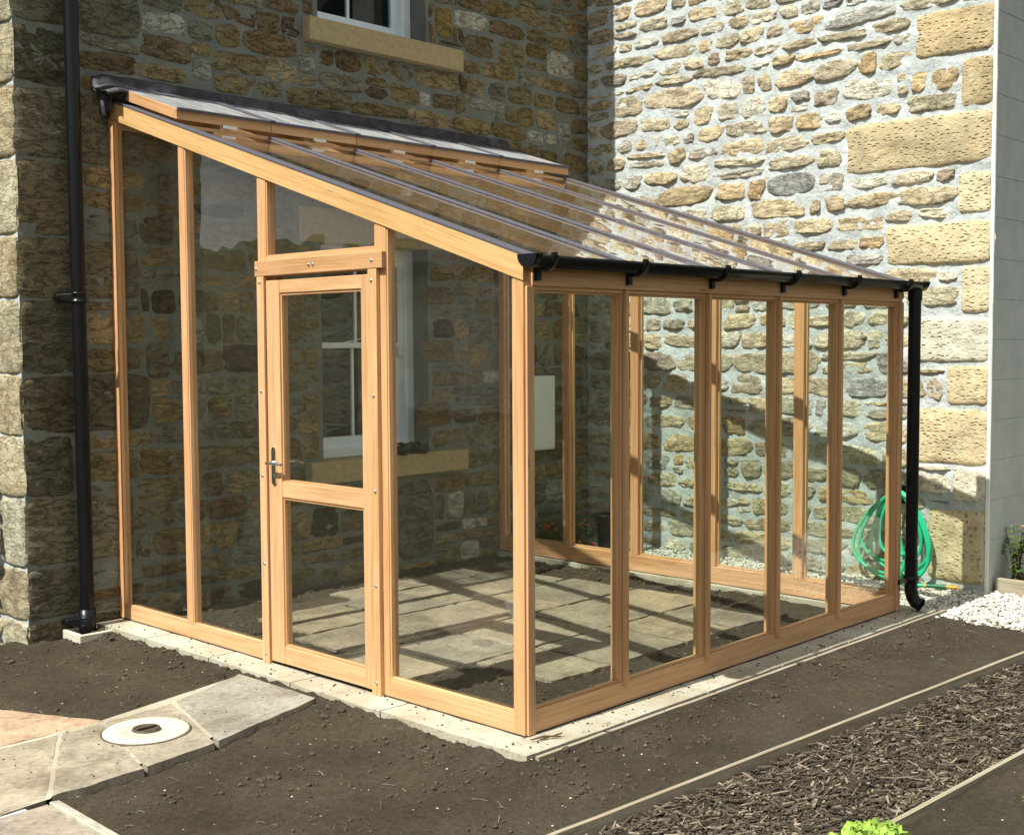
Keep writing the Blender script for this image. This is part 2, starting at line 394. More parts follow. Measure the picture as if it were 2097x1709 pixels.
def rubble(mb,mapf,u0,u1,z0,z1,rects,holes,pal,rowh,lens,gap,depth,nexp,rag,amp,mm,sm,mres=.022,mamp=.007,base=-.004):
    # mortar sheet
    def axis(a,b,extra):
        n=max(1,int((b-a)/mres)); g=[a+(b-a)*i/n for i in range(n+1)]
        for e in extra:
            if a<e<b:
                k=min(range(len(g)),key=lambda i:abs(g[i]-e)); g[k]=e
        return g
    us=axis(u0,u1,[h[0] for h in holes]+[h[1] for h in holes]); zs=axis(z0,z1,[h[2] for h in holes]+[h[3] for h in holes])
    W=len(us); vs=[mapf(u,z,base+mamp*(fbm(Vector((u*7,z*9,11.)),4)+.5*N(Vector((u*2,z*2,4))))) for z in zs for u in us]; fs=[]
    for j in range(len(zs)-1):
        for i in range(W-1):
            mu,mz=(us[i]+us[i+1])/2,(zs[j]+zs[j+1])/2
            if any(h[0]<mu<h[1] and h[2]<mz<h[3] for h in holes): continue
            fs.append((j*W+i,j*W+i+1,(j+1)*W+i+1,(j+1)*W+i))
    mb.add(vs,fs,mm,(1,1,1),None,True)
    z=z0; row=0; seed=random.random()*50
    while z<z1-.04:
        h=random.uniform(*rowh); 
        if random.random()<.2: h*=.65
        row+=1
        cuts=sorted(set([u0,u1]+[min(max(r[k],u0),u1) for r in rects if r[2]<z+h and r[3]>z for k in (0,1)]))
        for a,b in zip(cuts,cuts[1:]):
            if b-a<.05: continue
            m=(a+b)/2; lo,hi=z,z+h; dead=False
            for r in rects:
                if r[0]<m<r[1] and r[2]<hi and r[3]>lo:
                    if r[2]<=lo+.01 and r[3]>=hi-.01: dead=True
                    elif r[3]<hi and r[3]-lo<hi-max(r[2],lo): lo=max(lo,r[3])
                    elif r[2]>lo: hi=min(hi,r[2])
                    else: lo=max(lo,r[3])
            if dead or hi-lo<.045: continue
            u=a
            while u<b-.04:
                l=random.uniform(*lens)*(random.choice([.6,.8,1,1,1.35]))
                if b-(u+l)<.09: l=b-u
                g=random.uniform(*gap)
                def put(ua,ub,za,zb):
                    if ub-ua<.035 or zb-za<.025: return
                    wz=.018*N(Vector((ua*1.1,row*.37,seed)))
                    for r in rects:
                        if r[0]-.02<ub and r[1]+.02>ua and r[2]-.06<zb and r[3]+.06>za: wz=0
                    gz=random.uniform(*gap)*.42
                    stone(mb,mapf,ua+g*.5,ub-g*.5,za+gz+wz,zb-gz+wz,random.uniform(*depth),random.uniform(*nexp),rag,amp,pick(pal),sm,random.random()*90,rot=random.uniform(-.8,.8))
                if hi-lo>.135 and l>.16 and random.random()<.10:
                    k=random.uniform(.38,.62)*(hi-lo)
                    if random.random()<.5: put(u,u+l,lo,lo+k); put(u,u+l,lo+k,hi)
                    else:
                        put(u,u+l*.55,lo,hi); put(u+l*.55,u+l,lo,lo+k); put(u+l*.55,u+l,lo+k,hi)
                else:
                    sh=random.choice([0,0,.01,.022]); put(u,u+l,lo+sh*.5,hi-sh)
                u+=l
        z+=h
PAL_R=[(3,(.66,.58,.40)),(2.4,(.61,.53,.38)),(2,(.69,.63,.48)),(1.0,(.50,.43,.34)),(.8,(.52,.51,.46)),(1.0,(.66,.52,.31)),(.2,(.38,.37,.35)),(1.4,(.76,.72,.59))]
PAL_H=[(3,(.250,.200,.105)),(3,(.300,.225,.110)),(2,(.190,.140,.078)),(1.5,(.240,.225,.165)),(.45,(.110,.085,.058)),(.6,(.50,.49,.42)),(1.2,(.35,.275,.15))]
PAL_Q=[(1,(.66,.57,.37)),(1,(.66,.54,.32)),(1,(.74,.69,.55)),(.7,(.62,.55,.40))]

XC,YW=4.26,-3.38
def map_front(u,z,h): return (u,-h,z)
def map_right(u,z,h): return (XC-h,u,z)
# sunlit extension
ext=empty('stone_extension',(XC,YW/2,-.1),'sunlit stone extension wall at right with big tooled corner blocks and pale mortar','building')
Q=[(-2.84,3.45,3.73),(-3.16,3.10,3.40),(-2.35,2.74,3.07),(-3.15,2.42,2.68),(-2.65,2.10,2.37),(-3.18,1.78,2.07),(-2.85,1.46,1.75),(-3.09,1.18,1.43),(-2.86,.79,1.15),(-3.14,.55,.77),(-2.98,.01,.49),(-3.15,3.76,4.05),(-2.8,4.08,4.4)]
mb=MB(); rects=[]
for i,(a,b,c) in enumerate(Q):
    rects.append((YW,a+.015,b-.015,c+.015))
    col=pick(PAL_Q)
    stone(mb,map_right,YW+.014,a,b,c,random.uniform(.016,.024),random.uniform(9,16),.035,.004,col,2,i*7.3,K=48)
feat=[(-2.11,-1.70,2.64,2.80,(.36,.37,.35))]
for f in feat:
    rects.append((f[0],f[1],f[2]-.01,f[3]+.01)); stone(mb,map_right,f[0]+.01,f[1]-.01,f[2],f[3],.014,2.6,.03,.001,f[4],1,3.3)
rubble(mb,map_right,YW,0.,-.2,4.6,rects,[],PAL_R,(.12,.185),(.19,.42),(.018,.040),(.009,.020),(2.4,4.6),.15,.012,0,1,.020,.010,.003)
mb.build('wall',['mortar','stone','quoin'],ext)
# rendered side wall of blocks
mb=MB(); z=-.22; r=0
while z<4.6:
    x=XC
    while x<9:
        xa,xb=max(x,XC),9
        if xb-xa>.02: mb.box(xa+(.0015 if xa>XC else 0),xb-.0015,YW,YW+.05,z+.002,z+.258,0)
        x+=9
    z+=.26; r+=1
mb.box(XC+.01,9,YW+.004,YW+.06,-.2,4.6)
mb.build('rendered_wall','block',ext,.003)
mb=MB()
vs=[];fs=[]
for i in range(60):
    z=-.1+4.6*i/59; w=.008+.006*N(Vector((0,z*6,2)))
    vs+=[(XC-.012-.006*N(Vector((3,z*5,0))),YW+.014,z),(XC-.014,YW-w+.002,z),(XC+.004,YW-.004-w*.4,z)]
for i in range(59):
    a=i*3; fs+=[(a,a+1,a+4,a+3),(a+1,a+2,a+5,a+4)]
mb.add(vs,fs,0,(1,1,1),None,True)
for i in range(len(vs)): pass
mb.build('corner_bead','white_plastic',ext)
mb=MB()
mb.hexa([(XC-.15,YW-.2,4.55),(9.2,YW-.2,4.55),(XC-.15,-1.7,5.5),(9.2,-1.7,5.5),(XC-.15,YW-.2,4.65),(9.2,YW-.2,4.65),(XC-.15,-1.7,5.6),(9.2,-1.7,5.6)],0)
mb.hexa([(XC-.15,-1.7,5.5),(9.2,-1.7,5.5),(XC-.15,0,4.55),(9.2,0,4.55),(XC-.15,-1.7,5.6),(9.2,-1.7,5.6),(XC-.15,0,4.65),(9.2,0,4.65)],0)
mb.add([(XC+.02,YW,4.55),(XC+.02,0,4.55),(XC+.02,-1.7,5.5)],[(0,1,2)])
mb.build('roof','slate',ext)

# house
XL=-.55
house=empty('stone_house',(2,.2,-.1),'shaded brown stone house wall behind the greenhouse with two white sash windows','building')
OX0,OX1=1.51,2.47
holes=[(OX0,OX1,.81,2.27),(OX0,OX1,3.72,5.1)]
mb=MB(); rects=[(OX0-.03,OX1+.03,.81,2.27),(OX0-.03,OX1+.03,3.72,5.1),(1.34,2.83,.64,.83),(1.37,2.80,3.56,3.735),(OX0-.2,OX1+.2,2.27,2.52),(OX0-.2,OX1+.2,5.1,5.35)]
zj=[-.12,.05,.35,.74,1.09,1.43,1.85,2.2,2.62,3.02,3.35,3.72,4.1,4.45,4.8,5.2,5.6]
for i,(a,b) in enumerate(zip(zj,zj[1:])):
    w=.34 if i%2 else .72
    w+=random.uniform(-.06,.06)
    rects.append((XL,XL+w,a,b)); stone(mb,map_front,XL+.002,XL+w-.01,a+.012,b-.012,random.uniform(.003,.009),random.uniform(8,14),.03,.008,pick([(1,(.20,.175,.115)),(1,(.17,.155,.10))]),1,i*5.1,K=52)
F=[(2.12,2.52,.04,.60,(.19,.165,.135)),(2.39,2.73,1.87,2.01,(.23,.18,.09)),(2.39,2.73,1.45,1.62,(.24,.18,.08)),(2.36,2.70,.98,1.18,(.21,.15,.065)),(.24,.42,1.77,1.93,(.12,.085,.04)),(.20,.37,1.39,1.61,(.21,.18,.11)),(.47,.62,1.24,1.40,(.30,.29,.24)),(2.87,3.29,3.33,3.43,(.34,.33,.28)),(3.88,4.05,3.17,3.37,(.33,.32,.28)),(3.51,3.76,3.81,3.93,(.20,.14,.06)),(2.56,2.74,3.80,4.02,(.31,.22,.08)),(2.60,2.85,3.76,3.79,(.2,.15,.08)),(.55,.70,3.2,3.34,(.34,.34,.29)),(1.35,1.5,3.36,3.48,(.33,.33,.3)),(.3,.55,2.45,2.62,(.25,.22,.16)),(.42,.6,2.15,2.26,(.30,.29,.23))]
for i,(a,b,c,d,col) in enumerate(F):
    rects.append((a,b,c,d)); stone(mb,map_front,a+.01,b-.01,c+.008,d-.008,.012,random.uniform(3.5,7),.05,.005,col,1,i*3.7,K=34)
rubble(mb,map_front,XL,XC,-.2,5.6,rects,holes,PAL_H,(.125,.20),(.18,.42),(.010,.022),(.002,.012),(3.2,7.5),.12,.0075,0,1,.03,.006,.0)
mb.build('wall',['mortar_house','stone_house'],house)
mb=MB()
def map_end(u,z,h): return (XL-h,u,z)
rects=[]
for i,(a,b) in enumerate(zip(zj,zj[1:])):
    w=.62 if i%2 else .32
    rects.append((0,w,a,b)); stone(mb,map_end,.003,w-.01,a+.01,b-.01,.014,12,.03,.006,pick([(1,(.52,.48,.35)),(1,(.56,.49,.33))]),1,i*9.1,K=44)
rubble(mb,map_end,0.,6.,-.2,5.6,rects,[],PAL_R,(.11,.19),(.2,.45),(.02,.04),(.008,.02),(3,6),.08,.009,0,1,.06,.006)
mb.build('end_wall',['mortar','stone'],house)
mb=MB()
for (y0,y1,za,zb) in ((-.25,3,5.5,7.6),(3,6.25,7.6,5.5)):
    mb.hexa([(XL-.12,y0,za),(XC+.2,y0,za),(XL-.12,y1,zb),(XC+.2,y1,zb),(XL-.12,y0,za+.1),(XC+.2,y0,za+.1),(XL-.12,y1,zb+.1),(XC+.2,y1,zb+.1)],0)
for x in (XL+.02,): mb.add([(x,0,5.5),(x,6,5.5),(x,3,7.55)],[(0,1,2)],1)
mb.box(XL+.03,XC+3,5.9,6.0,-.2,5.5,0,1); mb.box(XC+.0,XC+.1,.02,5.9,-.2,5.5,1,1)
mb.build('roof',['slate','stone_house'],house)
def lintel_sill():
    for (x0,x1,z0,z1,y) in ((1.36,2.80,.66,.81,-.075),(1.39,2.777,3.57,3.72,-.075)):
        m=MB(); m.box(x0,x1,y,.2,z0,z1,0); m.build('window_sill','sandstone_dressed',house,.006)
    for z0,z1 in ((2.27,2.5),(5.1,5.33)):
        m=MB(); m.box(OX0-.18,OX1+.18,-.012,.2,z0,z1,0); m.build('lintel','sandstone_dressed',house,.006)
lintel_sill()
def window(z0,z1,meet):
    y=.16
    m=MB(); w=.085                        # box frame
    m.box(OX0,OX0+w,y,y+.14,z0,z1); m.box(OX1-w,OX1,y,y+.14,z0,z1); m.box(OX0+w,OX1-w,y,y+.14,z1-w,z1); m.box(OX0+w,OX1-w,y-.02,y+.14,z0,z0+.05)
    m.box(OX0+w-.03,OX0+w-.012,y-.008,y,z0+.05,z1-w); m.box(OX1-w+.012,OX1-w+.03,y-.008,y,z0+.05,z1-w)
    fr=m.build('window',['white_paint'],house,.003)
    # stone reveals
    MB().box(OX0-.02,OX0-.001,.004,y+.2,z0,z1,2).build('reveal','mortar_house',fr)
    MB().box(OX1+.001,OX1+.02,.004,y+.2,z0,z1,2).build('reveal','mortar_house',fr)
    cx=1.95
    for (za,zb,yy) in ((z0+.05,meet+.02,y+.06),(meet-.02,z1-w,y+.02)):
        m=MB(); a,b=OX0+w,OX1-w; st=.045
        lowr=.085 if za<meet-.1 else .04
        m.box(a,a+st,yy,yy+.035,za,zb); m.box(b-st,b,yy,yy+.035,za,zb)
        m.box(a+st,b-st,yy,yy+.035,za,za+lowr); m.box(a+st,b-st,yy,yy+.035,zb-.04,zb)
        m.box(cx-.011,cx+.011,yy+.003,yy+.03,za+lowr,zb-.04)
        if zb==z1-w:   # horns
            for xx in (a,b-st): m.box(xx+.004,xx+st-.004,yy-.001,yy+.03,za-.06,za)
        m.build('sash','white_paint',fr,.003)
        m=MB(); m.box(a+st,b-st,yy+.015,yy+.019,za+lowr,zb-.04); m.build('pane','window_glass',fr)
    m=MB()
    m.box(OX0-.5,OX1+.8,y+1.2,y+1.22,z0-.6,z1+.3); m.box(OX0-.5,OX0-.48,y+.2,y+1.2,z0-.6,z1+.3); m.box(OX1+.8,OX1+.82,y+.2,y+1.2,z0-.6,z1+.3)
    m.box(OX0-.5,OX1+.8,y+.16,y+1.22,z0-.62,z0-.6); m.box(OX0-.5,OX1+.8,y+.16,y+1.22,z1+.3,z1+.32); m.build('room','dark_room',fr)
    m=MB()   # curtain at each side
    for xa,xb in ((OX1-.32,OX1-.12),):
        vs=[];fs=[];n=24
        for i in range(n+1):
            x=xa+(xb-xa)*i/n; yy=y+.26+.022*math.sin(i*1.9)
            vs+=[(x,yy,z0-.1),(x,yy,z1)]
        for i in range(n): fs.append((2*i,2*i+2,2*i+3,2*i+1))
        m.add(vs,fs,0,(1,1,1),None,True)
    m.build('curtain','curtain',fr)
window(.81,2.27,1.585); window(3.72,5.1,4.42)

# ---------------------------------------------------------------- ground
def b1y(x): return -3.98-.0554*x
def b2y(x): return -4.704-.0363*x
path_poly=[[(-.17,-1.50),(-.66,-1.69),(-.83,-2.33),(-.17,-2.12)],
           [(-.675,-1.695),(-1.03,-1.735),(-1.19,-2.39),(-.845,-2.335)]]
def inpoly(x,y,P):
    c=False;j=len(P)-1
    for i in range(len(P)):
        if (P[i][1]>y)!=(P[j][1]>y) and x<(P[j][0]-P[i][0])*(y-P[i][1])/(P[j][1]-P[i][1])+P[i][0]: c=not c
        j=i
    return c
GX0,GX1,GY0,GY1=-.17,3.42,-3.43,.0
def soil_z(x,y):
    inside=(.0<x<3.3 and -3.3<y<0)
    z=-.062
    p=Vector((x*1.2,y*1.2,0))
    z+=.012*N(p)+.006*max(0,fbm(Vector((x*4,y*5,21)),5))
    lump=fbm(Vector((x*9,y*9,3)),5)
    if inside:
        z=-.050+.010*N(Vector((x*2,y*2,9)))+.015*lump
        if x>2.9 or y>-.25: z+=.012+.02*max(0,N(Vector((x*5,y*5,1)))+.3)
    else:
        z+=.009*lump+.010*max(0,fbm(Vector((x*13,y*16,33)),4)-.15)*(1 if fbm(Vector((x*1.7,y*2.4,40)),3)>.0 else .2)
        # crumbly edge next to the plinth
        dx=max(GX0-x,0,x-GX1); dy=max(GY0-y,0,0); d=math.hypot(dx,dy)
        e=max(0,1-d/.22)
        if -2.2<y<-1.45 and x<GX0: e=0
        z+=e*(.034+.020*max(-.5,fbm(Vector((x*14,y*14,7)),5)))
        if x<GX0 and y>-.5: z+=.02*max(0,fbm(Vector((x*10,y*10,2)),4))
        if b2y(x)<y<b1y(x): z=-.098+.006*lump
        elif y<=b2y(x): z=-.085+.012*lump
        if x>3.45 and y>-4.6: z=-.085
    return z
def sheet(name,x0,x1,y0,y1,res,mat,f):
    nx=int((x1-x0)/res);ny=int((y1-y0)/res); m=MB()
    vs=[(x0+(x1-x0)*i/nx,y0+(y1-y0)*j/ny) for j in range(ny+1) for i in range(nx+1)]
    vs=[(x,y,f(x,y)) for x,y in vs]
    fs=[(j*(nx+1)+i,j*(nx+1)+i+1,(j+1)*(nx+1)+i+1,(j+1)*(nx+1)+i) for j in range(ny) for i in range(nx)]
    m.add(vs,fs,0,(1,1,1),None,True); return m.build(name,mat)
struct(sheet('soil',-2.2,3.6,-5.6,.1,.0145,'soil',soil_z))
gm=MB(); gm.add([(-400,-400,-.14),(400,-400,-.14),(400,400,-.14),(-400,400,-.14)],[(0,1,2,3)])
struct(gm.build('ground','grass'))
# hills round the horizon
m=MB(); n=220; vs=[];fs=[]
for i in range(n):
    a=2*PI*i/n; h=1+.9*fbm(Vector((math.cos(a)*2.2,math.sin(a)*2.2,4)),5)
    for k,(r,hh) in enumerate(((70,-1),(110,3.2),(170,10.5),(240,13))):
        rr=r*(1+.05*N(Vector((math.cos(a)*5,math.sin(a)*5,k)))); vs.append((rr*math.cos(a),rr*math.sin(a),hh*(1.0+.6*h)+ (0 if k<2 else 1.1*N(Vector((a*30,k,0))))))
for i in range(n):
    for k in range(3):
        a=i*4+k;b=((i+1)%n)*4+k; fs.append((a,b,b+1,a+1))
m.add(vs,fs,0,(1,1,1),None,True); struct(m.build('hills','hill'))

# clods and pale crumbs on the soil
def rock_pts(c,r,seed,sq=.7):
    base=[(0,0,1),(.894,0,.447),(.276,.851,.447),(-.724,.526,.447),(-.724,-.526,.447),(.276,-.851,.447),(.724,.526,-.447),(-.276,.851,-.447),(-.894,0,-.447),(-.276,-.851,-.447),(.724,-.526,-.447),(0,0,-1)]
    a=random.uniform(0,2*PI); ca,sa=math.cos(a),math.sin(a); ex=random.uniform(.75,1.4)
    o=[]
    for (x,y,z) in base:
        j=random.uniform(.78,1.2); x*=ex*j;y*=j;z*=sq*j
        o.append((c[0]+r*(x*ca-y*sa),c[1]+r*(x*sa+y*ca),c[2]+r*z))
    return o
ICO=[(0,1,2),(0,2,3),(0,3,4),(0,4,5),(0,5,1),(1,6,2),(2,7,3),(3,8,4),(4,9,5),(5,10,1),(6,7,2),(7,8,3),(8,9,4),(9,10,5),(10,6,1),(6,11,7),(7,11,8),(8,11,9),(9,11,10),(10,11,6)]
slab_polys=[]
def in_any(x,y):
    return any(inpoly(x,y,P) for P in slab_polys)
# ---- garden path
path=MB()
def slab(mb,P,z,th,tint,seed,res=.05,edge=.012):
    # riven slab from a quad P (4 corners)
    slab_polys.append(P)
    n=14; vs=[];idx={}
    for j in range(n+1):
        for i in range(n+1):
            s_,t=i/n,j/n
            x=(P[0][0]*(1-s_)+P[1][0]*s_)*(1-t)+(P[3][0]*(1-s_)+P[2][0]*s_)*t
            y=(P[0][1]*(1-s_)+P[1][1]*s_)*(1-t)+(P[3][1]*(1-s_)+P[2][1]*s_)*t
            e=(i in(0,n) or j in(0,n))
            if e: x+=edge*N(Vector((x*11,y*11,seed))); y+=edge*N(Vector((x*11,y*11,seed+9)))
            zz=z+.003*fbm(Vector((x*6,y*6,seed)),4)-(.0015 if e else 0)
            vs.append((x,y,zz))
    fs=[(j*(n+1)+i,j*(n+1)+i+1,(j+1)*(n+1)+i+1,(j+1)*(n+1)+i) for j in range(n) for i in range(n)]
    ring=[i for i in range(n+1)]+[(n+1)*j+n for j in range(1,n+1)]+[(n+1)*n+i for i in range(n-1,-1,-1)]+[(n+1)*j for j in range(n-1,0,-1)]
    mb.add(vs,fs,0,tint,None,True); K=len(ring)
    sv=[vs[k] for k in ring]+[(vs[k][0],vs[k][1],z-th) for k in ring]
    mb.add(sv,[((q+1)%K,q,K+q,K+(q+1)%K) for q in range(K)],0,tint)
TF=[(.42,.365,.275),(.38,.335,.26),(.44,.365,.26),(.335,.315,.265)]
def g(P,d=.006):
    cx=sum(p[0] for p in P)/4; cy=sum(p[1] for p in P)/4
    return [(p[0]+(cx-p[0])*d/.4,p[1]+(cy-p[1])*d/.4) for p in P]
PZ=-.03
for P,t in (([(-.17,-1.49),(-.655,-1.69),(-.84,-2.335),(-.17,-2.12)],TF[3]),
            ([(-.665,-1.695),(-1.03,-1.735),(-1.20,-2.39),(-.85,-2.34)],TF[1]),
            ([(-1.04,-1.735),(-1.22,-1.74),(-1.60,-2.43),(-1.21,-2.40)],TF[1]),
            ([(-1.0,-1.725),(-1.28,-1.15),(-1.9,-1.3),(-1.5,-1.74)],(.52,.36,.24)),
            ([(-1.23,-1.75),(-1.9,-1.75),(-2.1,-2.5),(-1.61,-2.43)],TF[0]),
            ([(-1.29,-1.15),(-2.1,-.9),(-2.2,-1.3),(-1.9,-1.3)],TF[2]),
            ([(-1.63,-2.47),(-2.3,-2.5),(-2.3,-3.3),(-1.66,-3.2)],(.38,.32,.26))):
    slab(path,g(P,.011),PZ,.05,t,random.random()*50)
path.box(-2.2,-1.7,-2.6,-1.2,PZ-.04,PZ-.012)
for P in ([(-.17,-1.51),(-1.2,-1.74),(-1.6,-2.42),(-.17,-2.11)],):
    path.add([(x,y,PZ-.004) for x,y in P],[(0,1,2,3)],1)
path.add([(-1.0,-1.7,PZ-.0035),(-1.9,-1.7,PZ-.0035),(-2.2,-2.49,PZ-.0035),(-1.6,-2.43,PZ-.0035)],[(0,1,2,3)],1)
path.build('path',['flag','plinth'])
bpy.data.objects['path']['kind']='structure'
# kerb edging lower left
m=MB(); m.hexa([(-1.64,-2.50,-.1),(-1.60,-2.50,-.1),(-1.66,-3.4,-.1),(-1.62,-3.4,-.1),(-1.64,-2.50,-.015),(-1.60,-2.50,-.02),(-1.66,-3.4,-.015),(-1.62,-3.4,-.02)],1)
struct(m.build('kerb','concrete',None,.006))
# floor slabs inside the greenhouse
fl=MB(); FZ=-.032
def fs_(P,t): slab(fl,g(P,.004),FZ,.05,t,random.random()*50,edge=.02)
T2=[(.33,.275,.195),(.29,.25,.185),(.35,.285,.19),(.27,.235,.18)]
rows=[(-2.74,-2.20,.78,2.66,(.46,.62,.50)),(-2.18,-1.63,.06,2.84,(.62,.50,.60,.55)),(-1.61,-1.08,.46,2.88,(.55,.66,.50)),(-1.06,-.52,.60,2.80,(.60,.48,.70)),(-.50,-.20,1.35,2.6,(.7,.6))]
for ri,(ya,yb,xa_,xb_,ws) in enumerate(rows):
    x=xa_;k=0
    while x<xb_-.1:
        x2=x+ws[k%len(ws)]+random.uniform(-.04,.04)
        if xb_-x2<.25: x2=xb_+random.uniform(-.05,.05)
        j1,j2=[random.uniform(-.02,.02) if ri in (0,4) else 0 for _ in (0,1)]
        fs_([(x,ya+j1),(x2-.016,ya+j2),(x2-.016,yb),(x,yb)],T2[(ri*2+k)%4]); x=x2;k+=1
fl.add([(.80,-2.72,FZ-.012),(2.6,-2.72,FZ-.012),(2.6,-.30,FZ-.012),(.80,-.30,FZ-.012)],[(0,1,2,3)],1)
fl.build('paving',['flag','clod']); bpy.data.objects['paving']['kind']='structure'

# clods / crumbs
cl=MB(); wh=MB()
def free(x,y):
    if in_any(x,y): return False
    if GX0-.0<x<GX1 and y>GY0 and not(.07<x<3.2 and y>-3.2): return False
    return True
for i in range(6500):
    x=random.uniform(-2.1,3.4); y=random.uniform(-3.95,.0) 
    if y>-.05 and x>-.5: continue
    if not free(x,y): continue
    ins=(.07<x<3.2 and -3.2<y)
    d=math.hypot(max(GX0-x,0,x-GX1),max(GY0-y,0))
    if not ins and d>.22 and random.random()<.9-.6*(fbm(Vector((x*2.5,y*3.5,5)),3)>.12): continue
    if ins and random.random()<.25: continue
    if not ins and -.55<x<0 and y>-.02: continue
    r=random.choice([.004,.005,.006,.008,.011]) * (1.5 if (d<.1 or ins) and random.random()<.35 else 1)
    cl.add(rock_pts((x,y,soil_z(x,y)+r*.3),r,0),ICO,0,(1,1,1),None,False)
for i in range(1100):
    x=random.uniform(-2.1,3.4); y=random.uniform(-3.95,-.1) if random.random()<.85 else random.uniform(-5.3,-4.75)
    if not free(x,y): continue
    r=random.choice([.0015,.002,.002,.003,.003,.005])
    wh.add(rock_pts((x,y,soil_z(x,y)+r*.3),r,0,.5),ICO,0,(1,1,1),None,False)
for i in range(380):
    if random.random()<.4:
        x,y=random.choice([(random.uniform(-.16,-.01),random.uniform(-3.4,-.1)),(random.uniform(-.1,3.4),random.uniform(-3.425,-3.29))]); z=-.003; r=random.choice([.002,.003,.004,.006])
    else:
        x,y=random.choice([(random.uniform(.5,2.8),random.uniform(-2.7,-.5)),(random.uniform(-1.6,-.2),random.uniform(-2.4,-1.5))]); z=FZ if x>0 else PZ; r=random.choice([.002,.003,.004])
        if not in_any(x,y): continue
    cl.add(rock_pts((x,y,z+r*.4),r,0),ICO,0,(1,1,1),None,False)
cen=[(-.1,-3.5,.16),(.25,-3.56,.12),(-.30,-3.0,.14),(-.32,-2.35,.10),(-.40,-1.1,.16),(-.35,-.5,.14),(1.35,-3.56,.14),(2.0,-3.55,.10),(-.9,-2.75,.16),(-.5,-3.3,.14),(-1.2,-3.2,.12),(.6,-3.75,.10),(2.8,-3.6,.14),(-.75,-.35,.2),(-1.4,-.6,.2),(2.95,-1.0,.25),(3.0,-2.2,.2),(1.0,-.3,.3),(.35,-.6,.3),(1.2,-2.95,.2),(-.2,-3.75,.12)]
for (cx,cy,cr) in cen:
    for k in range(int(520*cr)+10):
        q=abs(random.gauss(0,.9)); a=random.uniform(0,2*PI); x=cx+cr*q*math.cos(a)*1.9; y=cy+cr*q*math.sin(a)*1.0
        if fbm(Vector((x*9,y*9,60)),3)<-.05: continue
        if not free(x,y) or x<-2.1 or x>3.35 or y<-3.95 or y>-.03: continue
        r=random.choice([.003,.004,.005,.007,.009,.013])*random.uniform(.7,1.2)*(1.15-.5*min(1,q))
        cl.add(rock_pts((x,y,soil_z(x,y)+r*.25),r,0,.8),ICO,0,(1,1,1),None,random.random()<.5)
st=MB()
for i in range(420):
    x=random.uniform(-2.1,3.4); y=random.uniform(-3.95,-.2)
    if not free(x,y) or (.07<x<3.2 and y>-3.2 and random.random()<.5): continue
    a=random.uniform(0,PI); l=random.uniform(.006,.032); zz=soil_z(x,y)+.004; k=random.uniform(.5,1.2)
    tube(st,[(x-l*math.cos(a),y-l*math.sin(a),zz),(x+.002,y+.002,zz+.003),(x+l*math.cos(a),y+l*math.sin(a),zz+random.uniform(-.001,.006))],random.uniform(.0007,.0018),4,0,False,(.26*k,.21*k,.14*k))
struct(st.build('straw_litter','bark'),'stuff')
struct(cl.build('soil_clods','clod'),'stuff'); struct(wh.build('pale_grit','chip_white'),'stuff')

# plinth
pl=MB(); 
def plinth_quad(x0,x1,y0,y1,xl,yo,seed):
    pass
def pbox(x0,x1,y0,y1,zt=-.004,zb=-.2,ns=(40,40)):
    nx,ny=max(2,int((x1-x0)/.03)),max(2,int((y1-y0)/.03)); vs=[]
    for j in range(ny+1):
        for i in range(nx+1):
            x=x0+(x1-x0)*i/nx;y=y0+(y1-y0)*j/ny
            e=(i in(0,nx) or j in(0,ny)); 
            z=zt+.003*N(Vector((x*6,y*6,0)))-(.0015 if e else 0)
            if e: x+=.004*N(Vector((x*9,y*9,4))); y+=.004*N(Vector((x*9,y*9,8)))
            vs.append((x,y,z))
    fs=[(j*(nx+1)+i,j*(nx+1)+i+1,(j+1)*(nx+1)+i+1,(j+1)*(nx+1)+i) for j in range(ny) for i in range(nx)]
    ring=[i for i in range(nx+1)]+[(nx+1)*j+nx for j in range(1,ny+1)]+[(nx+1)*ny+i for i in range(nx-1,-1,-1)]+[(nx+1)*j for j in range(ny-1,0,-1)]
    pl.add(vs,fs,0,(1,1,1),None,True); K=len(ring)
    sv=[vs[k] for k in ring]+[(vs[k][0],vs[k][1],zb) for k in ring]
    pl.add(sv,[((q+1)%K,q,K+q,K+(q+1)%K) for q in range(K)])
# a run of narrow slabs
y=-.03
for L_ in (.55,.62,.70,.66,.72):
    y2=max(y-L_,-3.245); pbox(-.165,.10,y2+.004,y-.004); y=y2
    if y<=-3.24: break
x=-.165
for L_ in (.62,.60,.64,.66,.60,.64):
    x2=min(x+L_,3.42); pbox(x+.004,x2-.004,-3.43,-3.17); x=x2
    if x>=3.42: break
pbox(3.15,3.36,-3.165,-.02)
plo=pl.build('plinth','plinth'); tag(plo,'pale concrete slab plinth under the timber greenhouse frame','plinth')

